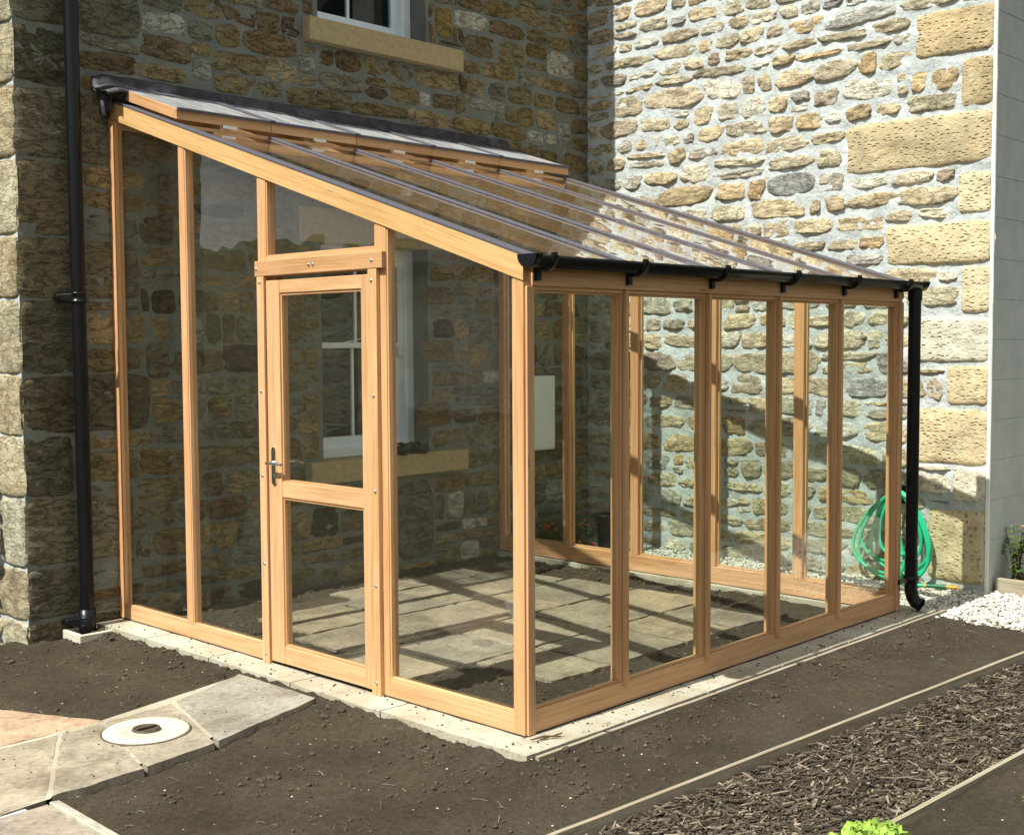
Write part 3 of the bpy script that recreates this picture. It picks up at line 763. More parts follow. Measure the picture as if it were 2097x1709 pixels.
# gully surround and left downpipe
m=MB(); 
m.box(-.36,-.335,-.19,.02,-.1,-.015); m.box(-.36,-.14,-.215,-.19,-.1,-.018); m.box(-.165,-.14,-.19,.0,-.1,-.018); m.box(-.335,-.165,-.005,.015,-.1,-.018)
tag(m.build('gully_surround','lid_white',None,.006),'square white concrete drain surround at foot of the tall left downpipe','drain')
PXL,PYL=-.25,-.085
dp=empty('downpipe',(PXL,PYL,-.02),'tall black downpipe fixed to the shaded house wall left of greenhouse','downpipe','black rainwater pipes')
m=MB(); tube(m,[(PXL+.005,PYL,-.03),(PXL,PYL,1.9),(PXL-.01,PYL,5.4)],.040,24); m.build('pipe','black_plastic',dp)
m=MB(); lathe(m,PXL+.004,PYL,[(.040,.10),(.049,.10),(.049,.0),(.046,-.04)]); m.build('socket','black_plastic',dp)
def bracket(px,py,z,left,par,ydir=1):
    m=MB(); lathe(m,px,py,[(.0405,z-.028),(.047,z-.028),(.047,z-.018),(.043,z-.016),(.043,z+.016),(.047,z+.018),(.047,z+.028),(.0405,z+.028)])
    m.build('bracket','black_plastic',par)
    m=MB(); m.hexa([(px-.11,py+.045,z-.016),(px-.04,py-.012,z-.024),(px-.11,py+.08,z-.016),(px-.04,py+.03,z-.024),(px-.11,py+.045,z+.016),(px-.04,py-.012,z+.024),(px-.11,py+.08,z+.016),(px-.04,py+.03,z+.024)],0)
    tube(m,[(px-.095,py+.03,z),(px-.095,py+.06,z)],.014,12)
    m.build('bracket_lug','black_plastic',par,.004)
bracket(PXL,PYL,1.86,True,dp); bracket(PXL,PYL,.03,True,dp); bracket(PXL,PYL,3.9,True,dp)

# meter box
mbx=empty('meter_box',(3.63,-.05,1.03),'cream plastic meter box on the house wall beyond greenhouse glass','meter box')
m=MB(); m.box(3.36,3.755,-.085,.01,.75,1.335); m.build('case','white_plastic',mbx,.008)
m=MB(); m.box(3.375,3.742,-.094,-.0855,.765,1.30); m.build('door','white_plastic',mbx,.004)

# ---------------------------------------------------------------- greenhouse
D,LX=3.27,3.26; HE,HR=1.946,3.0; SL=(HR-HE)/D
def zr(y): return HR+SL*y
gh=empty('greenhouse',(1.6,-1.6,0),'new cedar lean-to greenhouse with sloping glass roof against the house wall','greenhouse')
def P(name,mb,mat,bev=.002,par=None): return mb.build(name,mat,par or gh,bev)
def one(name,mat,x0,x1,y0,y1,z0,z1,bev=.002,par=None,axis=None):
    return P(name,MB().box(x0,x1,y0,y1,z0,z1,axis),mat,bev,par)
# dark damp course
m=MB(); m.box(-.004,3.256,-3.276,-3.20,-.008,.0); m.box(-.004,.06,-3.2,0.02,-.008,0.); m.box(3.19,3.256,-3.2,0,-.008,0.); P('damp_course',m,'dpc',0)
GX=[.645,1.27,1.895,2.52]             # front mullions / rafters
GT=.004
def slope_prism(x0,x1,ya,yb,dt,db,off=0):  # member following roof: top zr-dt, bottom zr-db
    return [(x0,ya,zr(ya)-db),(x1,ya,zr(ya)-db),(x0,yb,zr(yb)-db),(x1,yb,zr(yb)-db),(x0,ya,zr(ya)-dt),(x1,ya,zr(ya)-dt),(x0,yb,zr(yb)-dt),(x1,yb,zr(yb)-dt)]
TP=(1.04,.97,.94)
TRF=(.98,1.01,.84)
def gable(x0,near):
    """one end frame; x0 outer face, thickness .055 inwards"""
    s=1 if near else -1
    xa,xb=(x0,x0+.055) if near else (x0-.055,x0)
    # rafter
    P('rafter',MB().hexa(slope_prism(xa-.006 if near else xa,xb if near else xb+.006,-3.275,-.03,.006,.105),1,0,TRF,shear=SL),'cedar')
    P('glazing_cap',MB().hexa(slope_prism((xa-.008) if near else xa-.004,(xb+.004) if near else xb+.008,-3.29,-.05,-.008,.0055),1),'grey_capping',.003)
    rb=lambda y: zr(y)-.106
    def post(ya,yb,z0=.0,name='post',xo=0,dx=.055):
        X0,X1=(x0-xo,x0+dx) if near else (x0-dx,x0+xo)
        m=MB().hexa([(X0,ya,z0),(X1,ya,z0),(X0,yb,z0),(X1,yb,z0),(X0,ya,rb(ya)),(X1,ya,rb(ya)),(X0,yb,rb(yb)),(X1,yb,rb(yb))],2)
        m.c=[TP]*len(m.c)
        return P(name,m,'cedar')
    def pane(ya,yb,z0,ztop=None,par=None,xg=.03):
        X=x0+s*xg; t=GT/2
        za=ztop if ztop else rb(ya)-.0; zb=ztop if ztop else rb(yb)
        m=MB().hexa([(X-t,ya,z0),(X+t,ya,z0),(X-t,yb,z0),(X+t,yb,z0),(X-t,ya,za),(X+t,ya,za),(X-t,yb,zb),(X+t,yb,zb)],2)
        return P('glass_pane',m,'glass' if near else 'clear_glass',0,par)
    def beads(ya,yb,z0,ztop=None,par=None,xo=.004,w=.010):
        # slim glazing beads round a pane
        m=MB(); X0,X1=(x0+xo,x0+.026) if near else (x0-.026,x0-xo)
        m.box(X0,X1,ya,yb,z0,z0+w,1)
        ta=ztop if ztop else rb(ya); tb=ztop if ztop else rb(yb)
        for y,yy,tt in ((ya,ya+w,ta),(yb-w,yb,tb)):
            t1=ztop or rb(y); t2=ztop or rb(yy)
            m.hexa([(X0,y,z0+w),(X1,y,z0+w),(X0,yy,z0+w),(X1,yy,z0+w),(X0,y,t1),(X1,y,t1),(X0,yy,t2),(X1,yy,t2)],2)
        P('glazing_bead',m,'cedar',.0015,par)
    return xa,xb,rb,post,pane,beads
# near gable (door end)
xa,xb,rb,post,pane,beads=gable(0.,True)
post(-.052,.05,name='wall_post'); 
one('wall_post_strip','cedar',-.018,-.0005,.012,.05,0,rb(.0)-.0,.002)
post(-.795,-.742,.075); post(-1.53,-1.464,0,'post'); post(-2.435,-2.362,0,'post'); post(-3.27,-3.214,0,'corner_post')
m=MB(); m.box(.0,.055,-1.464,-.052,.0,.0745,1); P('sill_rail',m,'cedar'); m=MB(); m.box(.0,.055,-3.214,-2.435,.0,.080,1); P('sill_rail',m,'cedar')
for ya,yb,z0 in ((-.742,-.052,.0750),(-1.464,-.795,.0750),(-3.214,-2.435,.0805)):
    pane(ya,yb,z0); beads(ya,yb,z0)
# transom and fanlight
m=MB(); m.box(0,.055,-2.362,-1.53,1.925,2.02,1); P('transom',m,'cedar')
pane(-2.362,-1.53,2.02); beads(-2.362,-1.53,2.0205)
m=MB(); m.box(-.024,-.001,-2.435,-1.462,1.928,2.003,1); P('door_head',m,'cedar',.003)
one('door_jamb','cedar',-.024,-.001,-1.535,-1.478,-.004,1.926,.003); one('door_jamb','cedar',-.024,-.001,-2.395,-2.335,-.004,1.926,.003)
def bolt(x,y,z,ax=0):
    m=MB(); vs=[];n=12
    for r,h in ((.0075,0),(.0075,.003),(.005,.0055),(0.0015,.0065)):
        for k in range(n): a=2*PI*k/n; vs.append((x-h,y+r*math.cos(a),z+r*math.sin(a)))
    fs=[(i*n+k,i*n+(k+1)%n,(i+1)*n+(k+1)%n,(i+1)*n+k) for i in range(3) for k in range(n)]+[tuple(3*n+k for k in range(n))]
    m.add(vs,fs,0,(1,1,1),None,True); P('bolt',m,'steel',0)
for (y,z) in ((-1.478,1.965),(-1.905,1.967),(-1.938,1.968),(-2.365,1.965),(-1.506,1.90),(-2.362,1.875),(-1.505,1.36),(-2.37,1.36),(-1.505,.94),(-2.375,.93),(-1.51,.50),(-2.372,.50),(-1.51,.045),(-2.37,.055)): bolt(-.0242,y,z)
# door
m=MB(); DY0,DY1=-1.540,-2.358
m.box(-.012,.040,-1.648,DY0,.012,1.905); m.box(-.012,.040,DY1,-2.275,.012,1.905)
m.box(-.010,.040,-2.275,-1.648,.012,.098,1); m.box(-.010,.040,-2.275,-1.648,.842,.918,1); m.box(-.010,.040,-2.275,-1.648,1.842,1.905,1)
door=P('door',m,'cedar',.003)
for z0,z1 in ((.098,.842),(.918,1.842)):
    P('glass_pane',MB().box(.014,.018,-2.275,-1.648,z0,z1),'glass',0,door)
    m=MB(); X0,X1=-.004,.012; w=.012
    m.box(X0,X1,-2.275,-1.648,z0,z0+w,1); m.box(X0,X1,-2.275,-1.648,z1-w,z1,1); m.box(X0,X1,-2.275,-2.275+w,z0+w,z1-w); m.box(X0,X1,-1.648-w,-1.648,z0+w,z1-w); P('glazing_bead',m,'cedar',.0015,door)
def handle(sx,x):
    m=MB(); n=10; y=-1.590; vs=[]; w=.017
    out=[(y+w*math.cos(PI*k/n),1.088-w+w*math.sin(PI*k/n)) for k in range(n+1)]+[(y-w*math.cos(PI*k/n),.900+w-w*math.sin(PI*k/n)) for k in range(n+1)]
    K=len(out)
    vs=[(x,a,b) for a,b in out]+[(x+sx*.007,a,b) for a,b in out]
    m.add(vs,[tuple(range(K)),tuple(K+k for k in range(K))]+[(k,(k+1)%K,K+(k+1)%K,K+k) for k in range(K)])
    tube(m,[(x+sx*.005,y,1.01),(x+sx*.045,y,1.01)],.009,14)
    tube(m,[(x+sx*.042,y+.006,1.01),(x+sx*.047,y-.03,1.012),(x+sx*.045,y-.07,1.014),(x+sx*.040,y-.11,1.008)],.009,12,radii=[.0095,.009,.0085,.007])
    tube(m,[(x+sx*.006,y,.945),(x+sx*.009,y,.945)],.008,12)
    P('handle',m,'bright_steel',0,door)
handle(-1,-.0122); handle(1,.0402)
one('hinge','steel',-.014,-.0115,-2.358,-2.345,1.60,1.68,0,door); one('hinge','steel',-.014,-.0115,-2.358,-2.345,.22,.30,0,door)
# far gable
xa,xb,rb,post,pane,beads=gable(LX-.01,False)
post(-.062,0.,name='wall_post'); post(-3.27,-3.205,0,'corner_post')
FY=[-.69,-1.32,-1.965,-2.615]
for y in FY: post(y-.034,y+.034,.11)
m=MB(); m.box(3.195,3.25,-3.205,-.062,0,.11,1); P('sill_rail',m,'cedar')
e=[-.062]+FY+[-3.205]
for a,b in zip(e,e[1:]):
    ya=b+(.034 if b!=-3.205 else 0); yb=a-(.034 if a!=-.062 else 0); pane(ya,yb,.1105); beads(ya,yb,.111)
# front
m=MB(); m.box(.055,3.195,-3.27,-3.215,0,.095,0); P('sill_rail',m,'cedar')
m=MB(); m.box(.055,3.195,-3.27,-3.205,1.805,1.915,0); P('eave_rail',m,'cedar')
m=MB(); m.box(.04,3.21,-3.286,-3.2705,1.822,1.925,0); P('fascia',m,'cedar')
for X in GX:
    m=MB(); m.box(X-.027,X+.027,-3.266,-3.212,.0955,1.8045); m.box(X-.011,X+.011,-3.288,-3.2665,.075,1.82); P('mullion',m,'cedar',.0025)
e=[.055]+GX+[3.195]
for a,b in zip(e,e[1:]):
    x0=a+(.027 if a>.1 else 0); x1=b-(.027 if b<3.1 else 0)
    P('glass_pane',MB().box(x0,x1,-3.244,-3.240,.0955,1.8045),'clear_glass',0)
    m=MB(); w=.009; Y0,Y1=-3.262,-3.2445
    m.box(x0,x1,Y0,Y1,.0957,.0955+w,0); m.box(x0,x1,Y0,Y1,1.8043-w,1.8043,0); m.box(x0,x0+w,Y0,Y1,.0955+w,1.804-w); m.box(x1-w,x1,Y0,Y1,.0955+w,1.804-w); P('glazing_bead',m,'cedar',.002)
one('cover_strip','cedar',.010,.052,-3.282,-3.2705,.0,1.82,.002); one('cover_strip','cedar',3.2,3.245,-3.282,-3.2705,.0,1.82,.002)
# rafters and roof
VY=-.655
for X in GX:
    r=P('rafter',MB().hexa(slope_prism(X-.021,X+.021,-3.204,-.03,.016,.085),1,shear=SL),'cedar')
    P('glazing_cap',MB().hexa(slope_prism(X-.016,X+.016,-3.30,VY-.012,-.004,.008),1),'grey_capping',.003,r)
    m=MB(); tube(m,[(X,-3.295,zr(-3.3)+.006),(X,-3.30,zr(-3.3)-.012)],.012,8); P('cap_clip',m,'black_plastic',0,r)
e=[.050]+GX+[3.205]
for a,b in zip(e,e[1:]):
    x0=a+(.0215 if a>.1 else 0)+.0; x1=b-(.0215 if b<3.1 else 0)
    P('roof_pane',MB().hexa(slope_prism(x0,x1,-3.31,VY+.0,.008,.012),1),'roof_glass',0)
# head plate at the wall, trimmer below the vents
one('wall_plate','cedar',.055,3.195,-.032,.0,zr(0)-.17,zr(0)-.02,.002)
P('trimmer',MB().hexa([(.055,VY-.022,zr(VY)-.100),(3.195,VY-.022,zr(VY)-.100),(.055,VY+.022,zr(VY)-.088),(3.195,VY+.022,zr(VY)-.088),(.055,VY-.022,zr(VY)-.006),(3.195,VY-.022,zr(VY)-.006),(.055,VY+.022,zr(VY)+.003),(3.195,VY+.022,zr(VY)+.003)],0),'cedar')
# vents
VX=[.028]+GX+[3.235]
def vz(y,h): return zr(y)+h
for i,(a,b) in enumerate(zip(VX,VX[1:])):
    x0,x1=a+.002,b-.002; yt=-.15
    m=MB()
    lift=.026
    def vb(xa_,xb_,ya,yb,h0,h1,ax): m.hexa([(xa_,ya,vz(ya,h0)),(xb_,ya,vz(ya,h0)),(xa_,yb,vz(yb,h0)),(xb_,yb,vz(yb,h0)),(xa_,ya,vz(ya,h1)),(xb_,ya,vz(ya,h1)),(xa_,yb,vz(yb,h1)),(xb_,yb,vz(yb,h1))],ax,shear=SL)
    vb(x0,x1,VY-.03,VY+.01,lift,lift+.058,0); vb(x0,x0+.035,VY+.01,yt,lift,lift+.058,1); vb(x1-.035,x1,VY+.01,yt,lift,lift+.058,1); vb(x0+.035,x1-.035,yt-.035,yt,lift,lift+.058,0)
    vt=P('roof_vent',m,'cedar')
    m=MB(); vb(x0+.002,x1-.002,VY-.04,yt,lift+.0590,lift+.063,0); P('vent_pane',m,'vent_glass',0,vt)
    m=MB(); vb(x0,x1,VY-.046,VY-.034,lift+.052,lift+.068,0)
    if i: vb(x0-.022,x0+.018,VY-.05,yt,lift+.064,lift+.074,1)
    P('vent_trim',m,'grey_capping',.002,vt)
    m=MB(); xm=x0+.55*(x1-x0); vb(xm-.045,xm+.045,VY-.0345,VY-.031,lift-.012,lift+.004,0); P('stay',m,'aluminium_stay',0,vt)
# lead flashing
m=MB(); n=110; vs=[];fs=[]
prof=[(.004,.145),(-.018,.13),(-.024,.085),(-.05,.072),(-.11,.082),(-.165,.088),(-.185,.082),(-.188,.070)]
for i in range(n+1):
    x=-.10+3.40*i/n
    for k,(y,h) in enumerate(prof):
        w=.008*fbm(Vector((x*3.5,k*.6,2)),4)
        if k==0: w+=.012*N(Vector((x*2.4,0,5)))
        yy=y+w*.7; z=HR+h+w - (max(0,(-x-.02))*.35)+ (SL*(yy) if k>3 else 0)*.85
        vs.append((x,yy,z))
K=len(prof)
for i in range(n):
    for k in range(K-1): a=i*K+k; fs.append((a,a+1,a+1+K,a+K))
m.add(vs,fs,0,(1,1,1),None,True)
flash=m.build('flashing','lead',gh); sm=flash.modifiers.new('thick','SOLIDIFY'); sm.thickness=.004
m=MB()   # folded lead end hanging over the gable
m.add([(-.05,.01,3.05),(-.045,-.06,3.03),(-.03,-.11,3.02),(-.03,-.10,2.93),(-.035,-.04,2.90),(-.05,.01,2.905)],[(0,1,2,3,4,5)])
m.add([(-.05,.01,3.05),(-.1,.01,3.07),(-.09,-.03,3.04),(-.045,-.06,3.03)],[(0,1,2,3)])
fe=m.build('flashing_end','lead',gh); sm=fe.modifiers.new('thick','SOLIDIFY'); sm.thickness=.006
# gutter
m=MB(); n=14; gy,gz,gr=-3.334,1.937,.046
secs=[]
for x in (-.035,3.35):
    secs.append([(x,gy+(gr)*math.cos(PI+PI*k/n),gz+gr*1.0*math.sin(PI+PI*k/n)) for k in range(n+1)])
vs=secs[0]+secs[1]; m.add(vs,[(k,k+1,n+2+k,n+1+k) for k in range(n)],0,(1,1,1),None,True)
g_=m.build('gutter','black_plastic',gh); sm=g_.modifiers.new('thick','SOLIDIFY'); sm.thickness=.004; sm.offset=0
for x,dx in ((-.035,-.012),(3.35,.012)):
    m=MB()
    o1=[(x,gy+(gr+.006)*math.cos(PI+PI*k/n),gz+.004+(gr+.008)*math.sin(PI+PI*k/n)) for k in range(n+1)]
    o2=[(x+dx,a,b) for _,a,b in o1]; o3=[(x-dx*2.2,a,b) for _,a,b in o1]
    m.add(o1,[tuple(range(n+1))]); m.add(o2,[tuple(range(n+1))]); m.add(o1+o2,[(k,k+1,n+2+k,n+1+k) for k in range(n)],0,(1,1,1),None,True)
    m.add(o2+o3,[(k,k+1,n+2+k,n+1+k) for k in range(n)],0,(1,1,1),None,True)
    m.build('gutter_end','black_plastic',g_)
for x in [.06]+GX+[3.12]:
    m=MB(); R=gr+.005
    for w0,w1 in ((x-.016,x+.016),):
        arc=[(gy+R*math.cos(PI+PI*k/n),gz+R*math.sin(PI+PI*k/n)) for k in range(n+1)]; arc2=[(gy+(R+.012)*math.cos(PI+PI*k/n),gz+(R+.012)*math.sin(PI+PI*k/n)) for k in range(n+1)]
        vs=[(w0,a,b) for a,b in arc]+[(w1,a,b) for a,b in arc]+[(w0,a,b) for a,b in arc2]+[(w1,a,b) for a,b in arc2]; q=n+1
        fs=[]
        for k in range(n): fs+=[(2*q+k,2*q+k+1,3*q+k+1,3*q+k),(k,k+1,2*q+k+1,2*q+k),(q+k,2*q+q+k,3*q+k+1,q+k+1)]
        m.add(vs,fs,0,(1,1,1),None,True)
    m.box(x-.013,x+.013,gy+.03,-3.2865,gz-.095,gz-.01); m.box(x-.014,x+.014,gy-R-.006,gy-R+.006,gz-.004,gz+.012)
    m.build('gutter_bracket','black_plastic',g_)
# right hand downpipe on the greenhouse
RX,RY=3.300,-3.322
dr=empty('downpipe',(RX,RY,-.03),'short black downpipe with open shoe on right front corner of greenhouse','downpipe','black rainwater pipes')
m=MB(); tube(m,[(RX,RY,1.90),(RX,RY,.10)],.036,22); m.build('pipe','black_plastic',dr)
m=MB(); tube(m,[(RX,RY,1.925),(RX,RY,1.83)],.042,22); m.build('outlet','black_plastic',dr)
m=MB(); 
tube(m,[(RX,RY,.30),(RX,RY,.12),(RX,RY-.012,.075),(RX+.004,RY-.028,.050),(RX+.007,RY-.056,.037)],.038,22,caps=False)
tube(m,[(RX+.0065,RY-.052,.0385),(RX+.0075,RY-.064,.033)],.042,22,caps=False)
tube(m,[(RX,RY-.02,.052),(RX+.006,RY-.05,.039)],.034,22,caps=True)
m.build('shoe','black_plastic',dr)
m=MB(); lathe(m,RX,RY,[(.0375,.165),(.046,.165),(.046,.205),(.0375,.205)]); m.box(RX-.155,RX-.04,RY-.008,RY+.006,.172,.198); m.build('bracket','black_plastic',dr)

# ---------------------------------------------------------------- edging boards
def board(P0,P1,zt,zb,th,label,seed=0):
    a=Vector(P0);b=Vector(P1); d=(b-a).normalized(); nn=Vector((-d.y,d.x))*th/2; k=28
    m=MB(); 
    vs=[]
    for i in range(k+1):
        p=a.lerp(b,i/k); wz=.003*N(Vector((i*.7,seed,0))); wy=Vector((-d.y,d.x))*.003*N(Vector((i*.5,seed,8)))
        for s_,z in ((1,zb),(1,zt+wz),(-1,zt+wz),(-1,zb)): q=p+nn*s_+wy; vs.append((q.x,q.y,z))
    fs=[];uv=[]; LL=(b-a).length
    for i in range(k):
        for j in range(3):
            v0=i*4+j; fs.append((v0,v0+1,v0+5,v0+4)); u0,u1=LL*i/k,LL*(i+1)/k; uv.append([(u0,j*.1),(u0,j*.1+th*(1 if j==1 else 2)),(u1,j*.1+th*(1 if j==1 else 2)),(u1,j*.1)])
    fs+=[(0,3,2,1),(4*k,4*k+1,4*k+2,4*k+3)]; uv+=[[(0,0),(0,.03),(.03,.03),(.03,0)]]*2
    m.add(vs,fs,0,(1,1,1),uv)
    o=m.build('edging_board','old_timber'); tag(o,label,'edging board','timber boards edging the beds'); return o
board((-1.4,b1y(-1.4)),(3.45,b1y(3.45)),-.044,-.15,.020,'long weathered board between bare soil and bark chippings',1)
board((-1.4,b2y(-1.4)),(3.9,b2y(3.9)),-.052,-.15,.020,'front board along near side of the bark chippings, by the lettuces',2)
board((-.12,-3.447),(3.50,-3.447),-.014,-.12,.020,'board set tight along the greenhouse plinth',3)
board((3.44,-3.475),(3.41,-4.14),-.048,-.14,.026,'short board between bare soil and white gravel',4)

# bark mulch
bk=MB()
cols=[(.075,.058,.042),(.095,.074,.054),(.13,.104,.074),(.05,.04,.03),(.062,.048,.036),(.085,.068,.05),(.11,.085,.06),(.28,.235,.17),(.20,.165,.12)]
for i in range(16000):
    x=random.uniform(-1.2,3.9); y=random.uniform(b2y(x)+.02,b1y(x)-.02)
    if x>2.3 and random.random()<.3: continue
    L_=random.choice([.015,.02,.03,.035,.045,.06])*random.uniform(.5,1.4)*.55; w=random.uniform(.002,.008); t=random.uniform(.001,.003)
    a=random.uniform(-.9,.5)+(random.random()<.3)*1.5; pt=random.gauss(0,.13); z=-.094+random.random()**2*.016
    d=Vector((math.cos(a)*math.cos(pt),math.sin(a)*math.cos(pt),math.sin(pt))); s_=Vector((-math.sin(a),math.cos(a),random.uniform(-.22,.22))).normalized(); up=d.cross(s_)
    c=Vector((x,y,z)); k=random.uniform(.3,1)
    vs=[c-d*L_-s_*w*k-up*t,c-d*L_+s_*w*.6-up*t,c+d*L_+s_*w*k-up*t,c+d*L_-s_*w*.5-up*t,c-d*L_-s_*w*k+up*t,c-d*L_+s_*w*.6+up*t,c+d*L_+s_*w*k+up*t,c+d*L_-s_*w*.5+up*t]
    q=random.uniform(.7,1.25); cc_=random.choice(cols)
    bk.add(vs,[(4,5,6,7),(0,3,2,1),(0,1,5,4),(1,2,6,5),(2,3,7,6),(3,0,4,7)],0,(cc_[0]*q,cc_[1]*q,cc_[2]*q))
struct(bk.build('bark_chippings','bark'),'stuff','brown bark chippings between two edging boards')
# gravel
gv=MB()
def gravel(x,y,z,r):
    c=random.choice([(.72,.71,.66),(.66,.65,.60),(.60,.57,.50),(.74,.74,.72),(.55,.50,.43),(.70,.66,.57)]); k=random.uniform(.85,1.08)
    gv.add(rock_pts((x,y,z),r,0,.62),ICO,0,tuple(q*k for q in c),None,True)
for i in range(7500):
    x=random.uniform(3.26,4.3); y=random.uniform(-3.48,.0); gravel(x,y,-.052+random.random()*.02,random.uniform(.008,.016))
for i in range(6500):
    x=random.uniform(3.40,5.2); y=random.uniform(-4.9,-3.40)
    if x>4.32 and y>-4.2: continue
    if y<b1y(x)+.02 and x<3.9 : continue
    gravel(x,y,-.052+random.random()*.022,random.uniform(.009,.017))
struct(gv.build('gravel','pebble'),'stuff','white gravel round the far side of the greenhouse')
gb=MB(); gb.add([(3.26,-5.4,-.062),(7,-5.4,-.062),(7,0.05,-.062),(3.26,.05,-.062)],[(0,1,2,3)]); struct(gb.build('gravel_bed','concrete'))

# manhole cover
mh=empty('manhole_cover',(-.97,-1.995,PZ),'round white cover with dark centre handle set in the garden path','manhole cover')
m=MB(); lathe(m,-.97,-1.995,[(.0,PZ+.010),(.058,PZ+.010),(.064,PZ+.003),(.070,PZ+.010),(.074,PZ+.010),(.077,PZ+.006),(.080,PZ+.010),(.172,PZ+.010),(.178,PZ+.006),(.178,PZ-.01)],48); m.build('lid','lid_white',mh)
m=MB(); lathe(m,-.97,-1.995,[(.1795,PZ-.005),(.180,PZ+.0045),(.184,PZ+.0045),(.186,PZ-.005)],48); m.build('rim','rusty_metal',mh)
m=MB(); lathe(m,-.97,-1.995,[(.0,PZ+.0115),(.044,PZ+.012),(.048,PZ+.018),(.056,PZ+.018),(.060,PZ+.0105)],30); m.box(-.97-.045,-.97+.045,-2.001,-1.989,PZ+.012,PZ+.022); m.build('handle','rusty_metal',mh)

# hose
hs=empty('garden_hose',(4.2,-2.8,0),'coil of bright green garden hose hung on the sunlit stone wall','hose')
m=MB(); pts=[]
loops=[(.36,.27,.02,.04),(.29,.20,.10,.03),(.33,.25,-.01,.05),(.22,.27,.06,.04),(.13,.17,.16,.05)]
for li,(wl,wr,zb,xo) in enumerate(loops):
    for k in range(40):
        t=k/40*2*PI
        zt=.565+.008*li
        s_=(1-math.cos(t))/2       # 0 top ->1 bottom
        z=zt-(zt-zb)*s_**.86
        prof_=math.sin(t); ww=(wl if prof_>0 else wr)
        y=-2.80+ (1 if prof_>0 else -1)*abs(prof_)**.9*ww*(.62+.45*s_)+.012*math.sin(li*2.1)
        x=XC-.045-xo-.02*s_-.01*math.sin(t+li)
        pts.append((x,y,z))
pts+=[(4.18,-2.80,.35),(4.16,-2.86,.12),(4.12,-2.84,.0),(4.10,-2.80,-.018),(4.11,-2.9,-.02),(4.14,-3.02,-.02)]
tube(m,pts,.0115,10); m.build('hose','hose_green',hs)
m=MB(); tube(m,[(4.135,-3.02,-.018),(4.155,-3.075,-.017)],.013,12); tube(m,[(4.155,-3.075,-.017),(4.175,-3.145,-.016)],.015,12); m.build('connector','hose_dark',hs)
m=MB(); tube(m,[(4.175,-3.145,-.016),(4.195,-3.215,-.014)],.012,12,radii=[.013,.010]); m.build('nozzle','hose_yellow',hs)
m=MB(); tube(m,[(4.135,-3.012,-.018),(4.139,-3.025,-.018)],.0155,12); m.build('collar','hose_yellow',hs)
hk=MB(); hk.box(XC-.03,XC,-2.83,-2.77,.50,.62); tube(hk,[(XC-.02,-2.80,.55),(XC-.13,-2.80,.545),(XC-.15,-2.80,.60)],.008,8); tag(hk.build('hose_hook','black_plastic',None),'black wall hook carrying the green hose','hook')

# sandals on the lower window sill
def sandal(x,y,ang,name_label):
    r_=empty('sandal',(x,y,.81),name_label,'sandal','pair of black sandals')
    ca,sa=math.cos(ang),math.sin(ang)
    def tf(p): return (x+p[0]*ca-p[1]*sa,y+p[0]*sa+p[1]*ca,.811+p[2])
    n=26; out=[]
    for k in range(n):
        t=2*PI*k/n; l=math.cos(t)*.115; w=math.sin(t)*(.043+.008*math.cos(t)); out.append((l,w))
    m=MB(); vs=[tf((a,b,0)) for a,b in out]+[tf((a,b,.022+.012*(a<-.03))) for a,b in out]
    m.add(vs,[tuple(reversed(range(n))),tuple(n+k for k in range(n))]+[(k,(k+1)%n,n+(k+1)%n,n+k) for k in range(n)]); m.build('sole','sandal_black',r_)
    for l0,hh in ((.045,.052),(-.01,.06)):
        m=MB(); vs=[];q=14
        for k in range(q+1):
            t=PI*k/q
            for dl in (-.02,.02): vs.append(tf((l0+dl,.05*math.cos(t),.02+hh*math.sin(t)*(1-.2*(dl>0)))))
        m.add(vs,[(2*k,2*k+1,2*k+3,2*k+2) for k in range(q)],0,(1,1,1),None,True)
        o=m.build('strap','sandal_black',r_); s2=o.modifiers.new('t','SOLIDIFY'); s2.thickness=.007
    m=MB(); vs=[];q=14
    for k in range(q+1):
        t=PI*k/q+PI/2
        for hz in (.02,.065): vs.append(tf((-.06+.055*math.cos(t),.042*math.sin(t),hz)))
    m.add(vs,[(2*k,2*k+1,2*k+3,2*k+2) for k in range(q)],0,(1,1,1),None,True)
    o=m.build('heel','sandal_black',r_); s2=o.modifiers.new('t','SOLIDIFY'); s2.thickness=.008
sandal(2.18,-.005,1.25,'left black sandal of the pair on the window sill'); sandal(2.33,.0,1.75,'right black sandal of the pair on the window sill')
m=MB(); tube(m,[(1.66+.1*i,-.02+.0*i,1.60+.012*i+.0035*i*i) for i in range(0,6)],.004,6)
tag(m.build('cable','cable_white'),'thin white cable running across the lower window','cable')

# pot-like vent
pt=empty('black_pot',(3.62,-.72,-.04),'black lidded plastic pot standing on gravel beyond the far greenhouse end','pot')
m=MB(); lathe(m,3.62,-.72,[(.0,-.05),(.060,-.05),(.066,.12),(.072,.20)],26); m.build('body','black_plastic',pt)
m=MB(); lathe(m,3.62,-.72,[(.070,.19),(.076,.24),(.100,.285),(.108,.295),(.104,.302),(.085,.290),(.03,.27),(.0,.268)],26); m.build('bowl','black_plastic',pt)

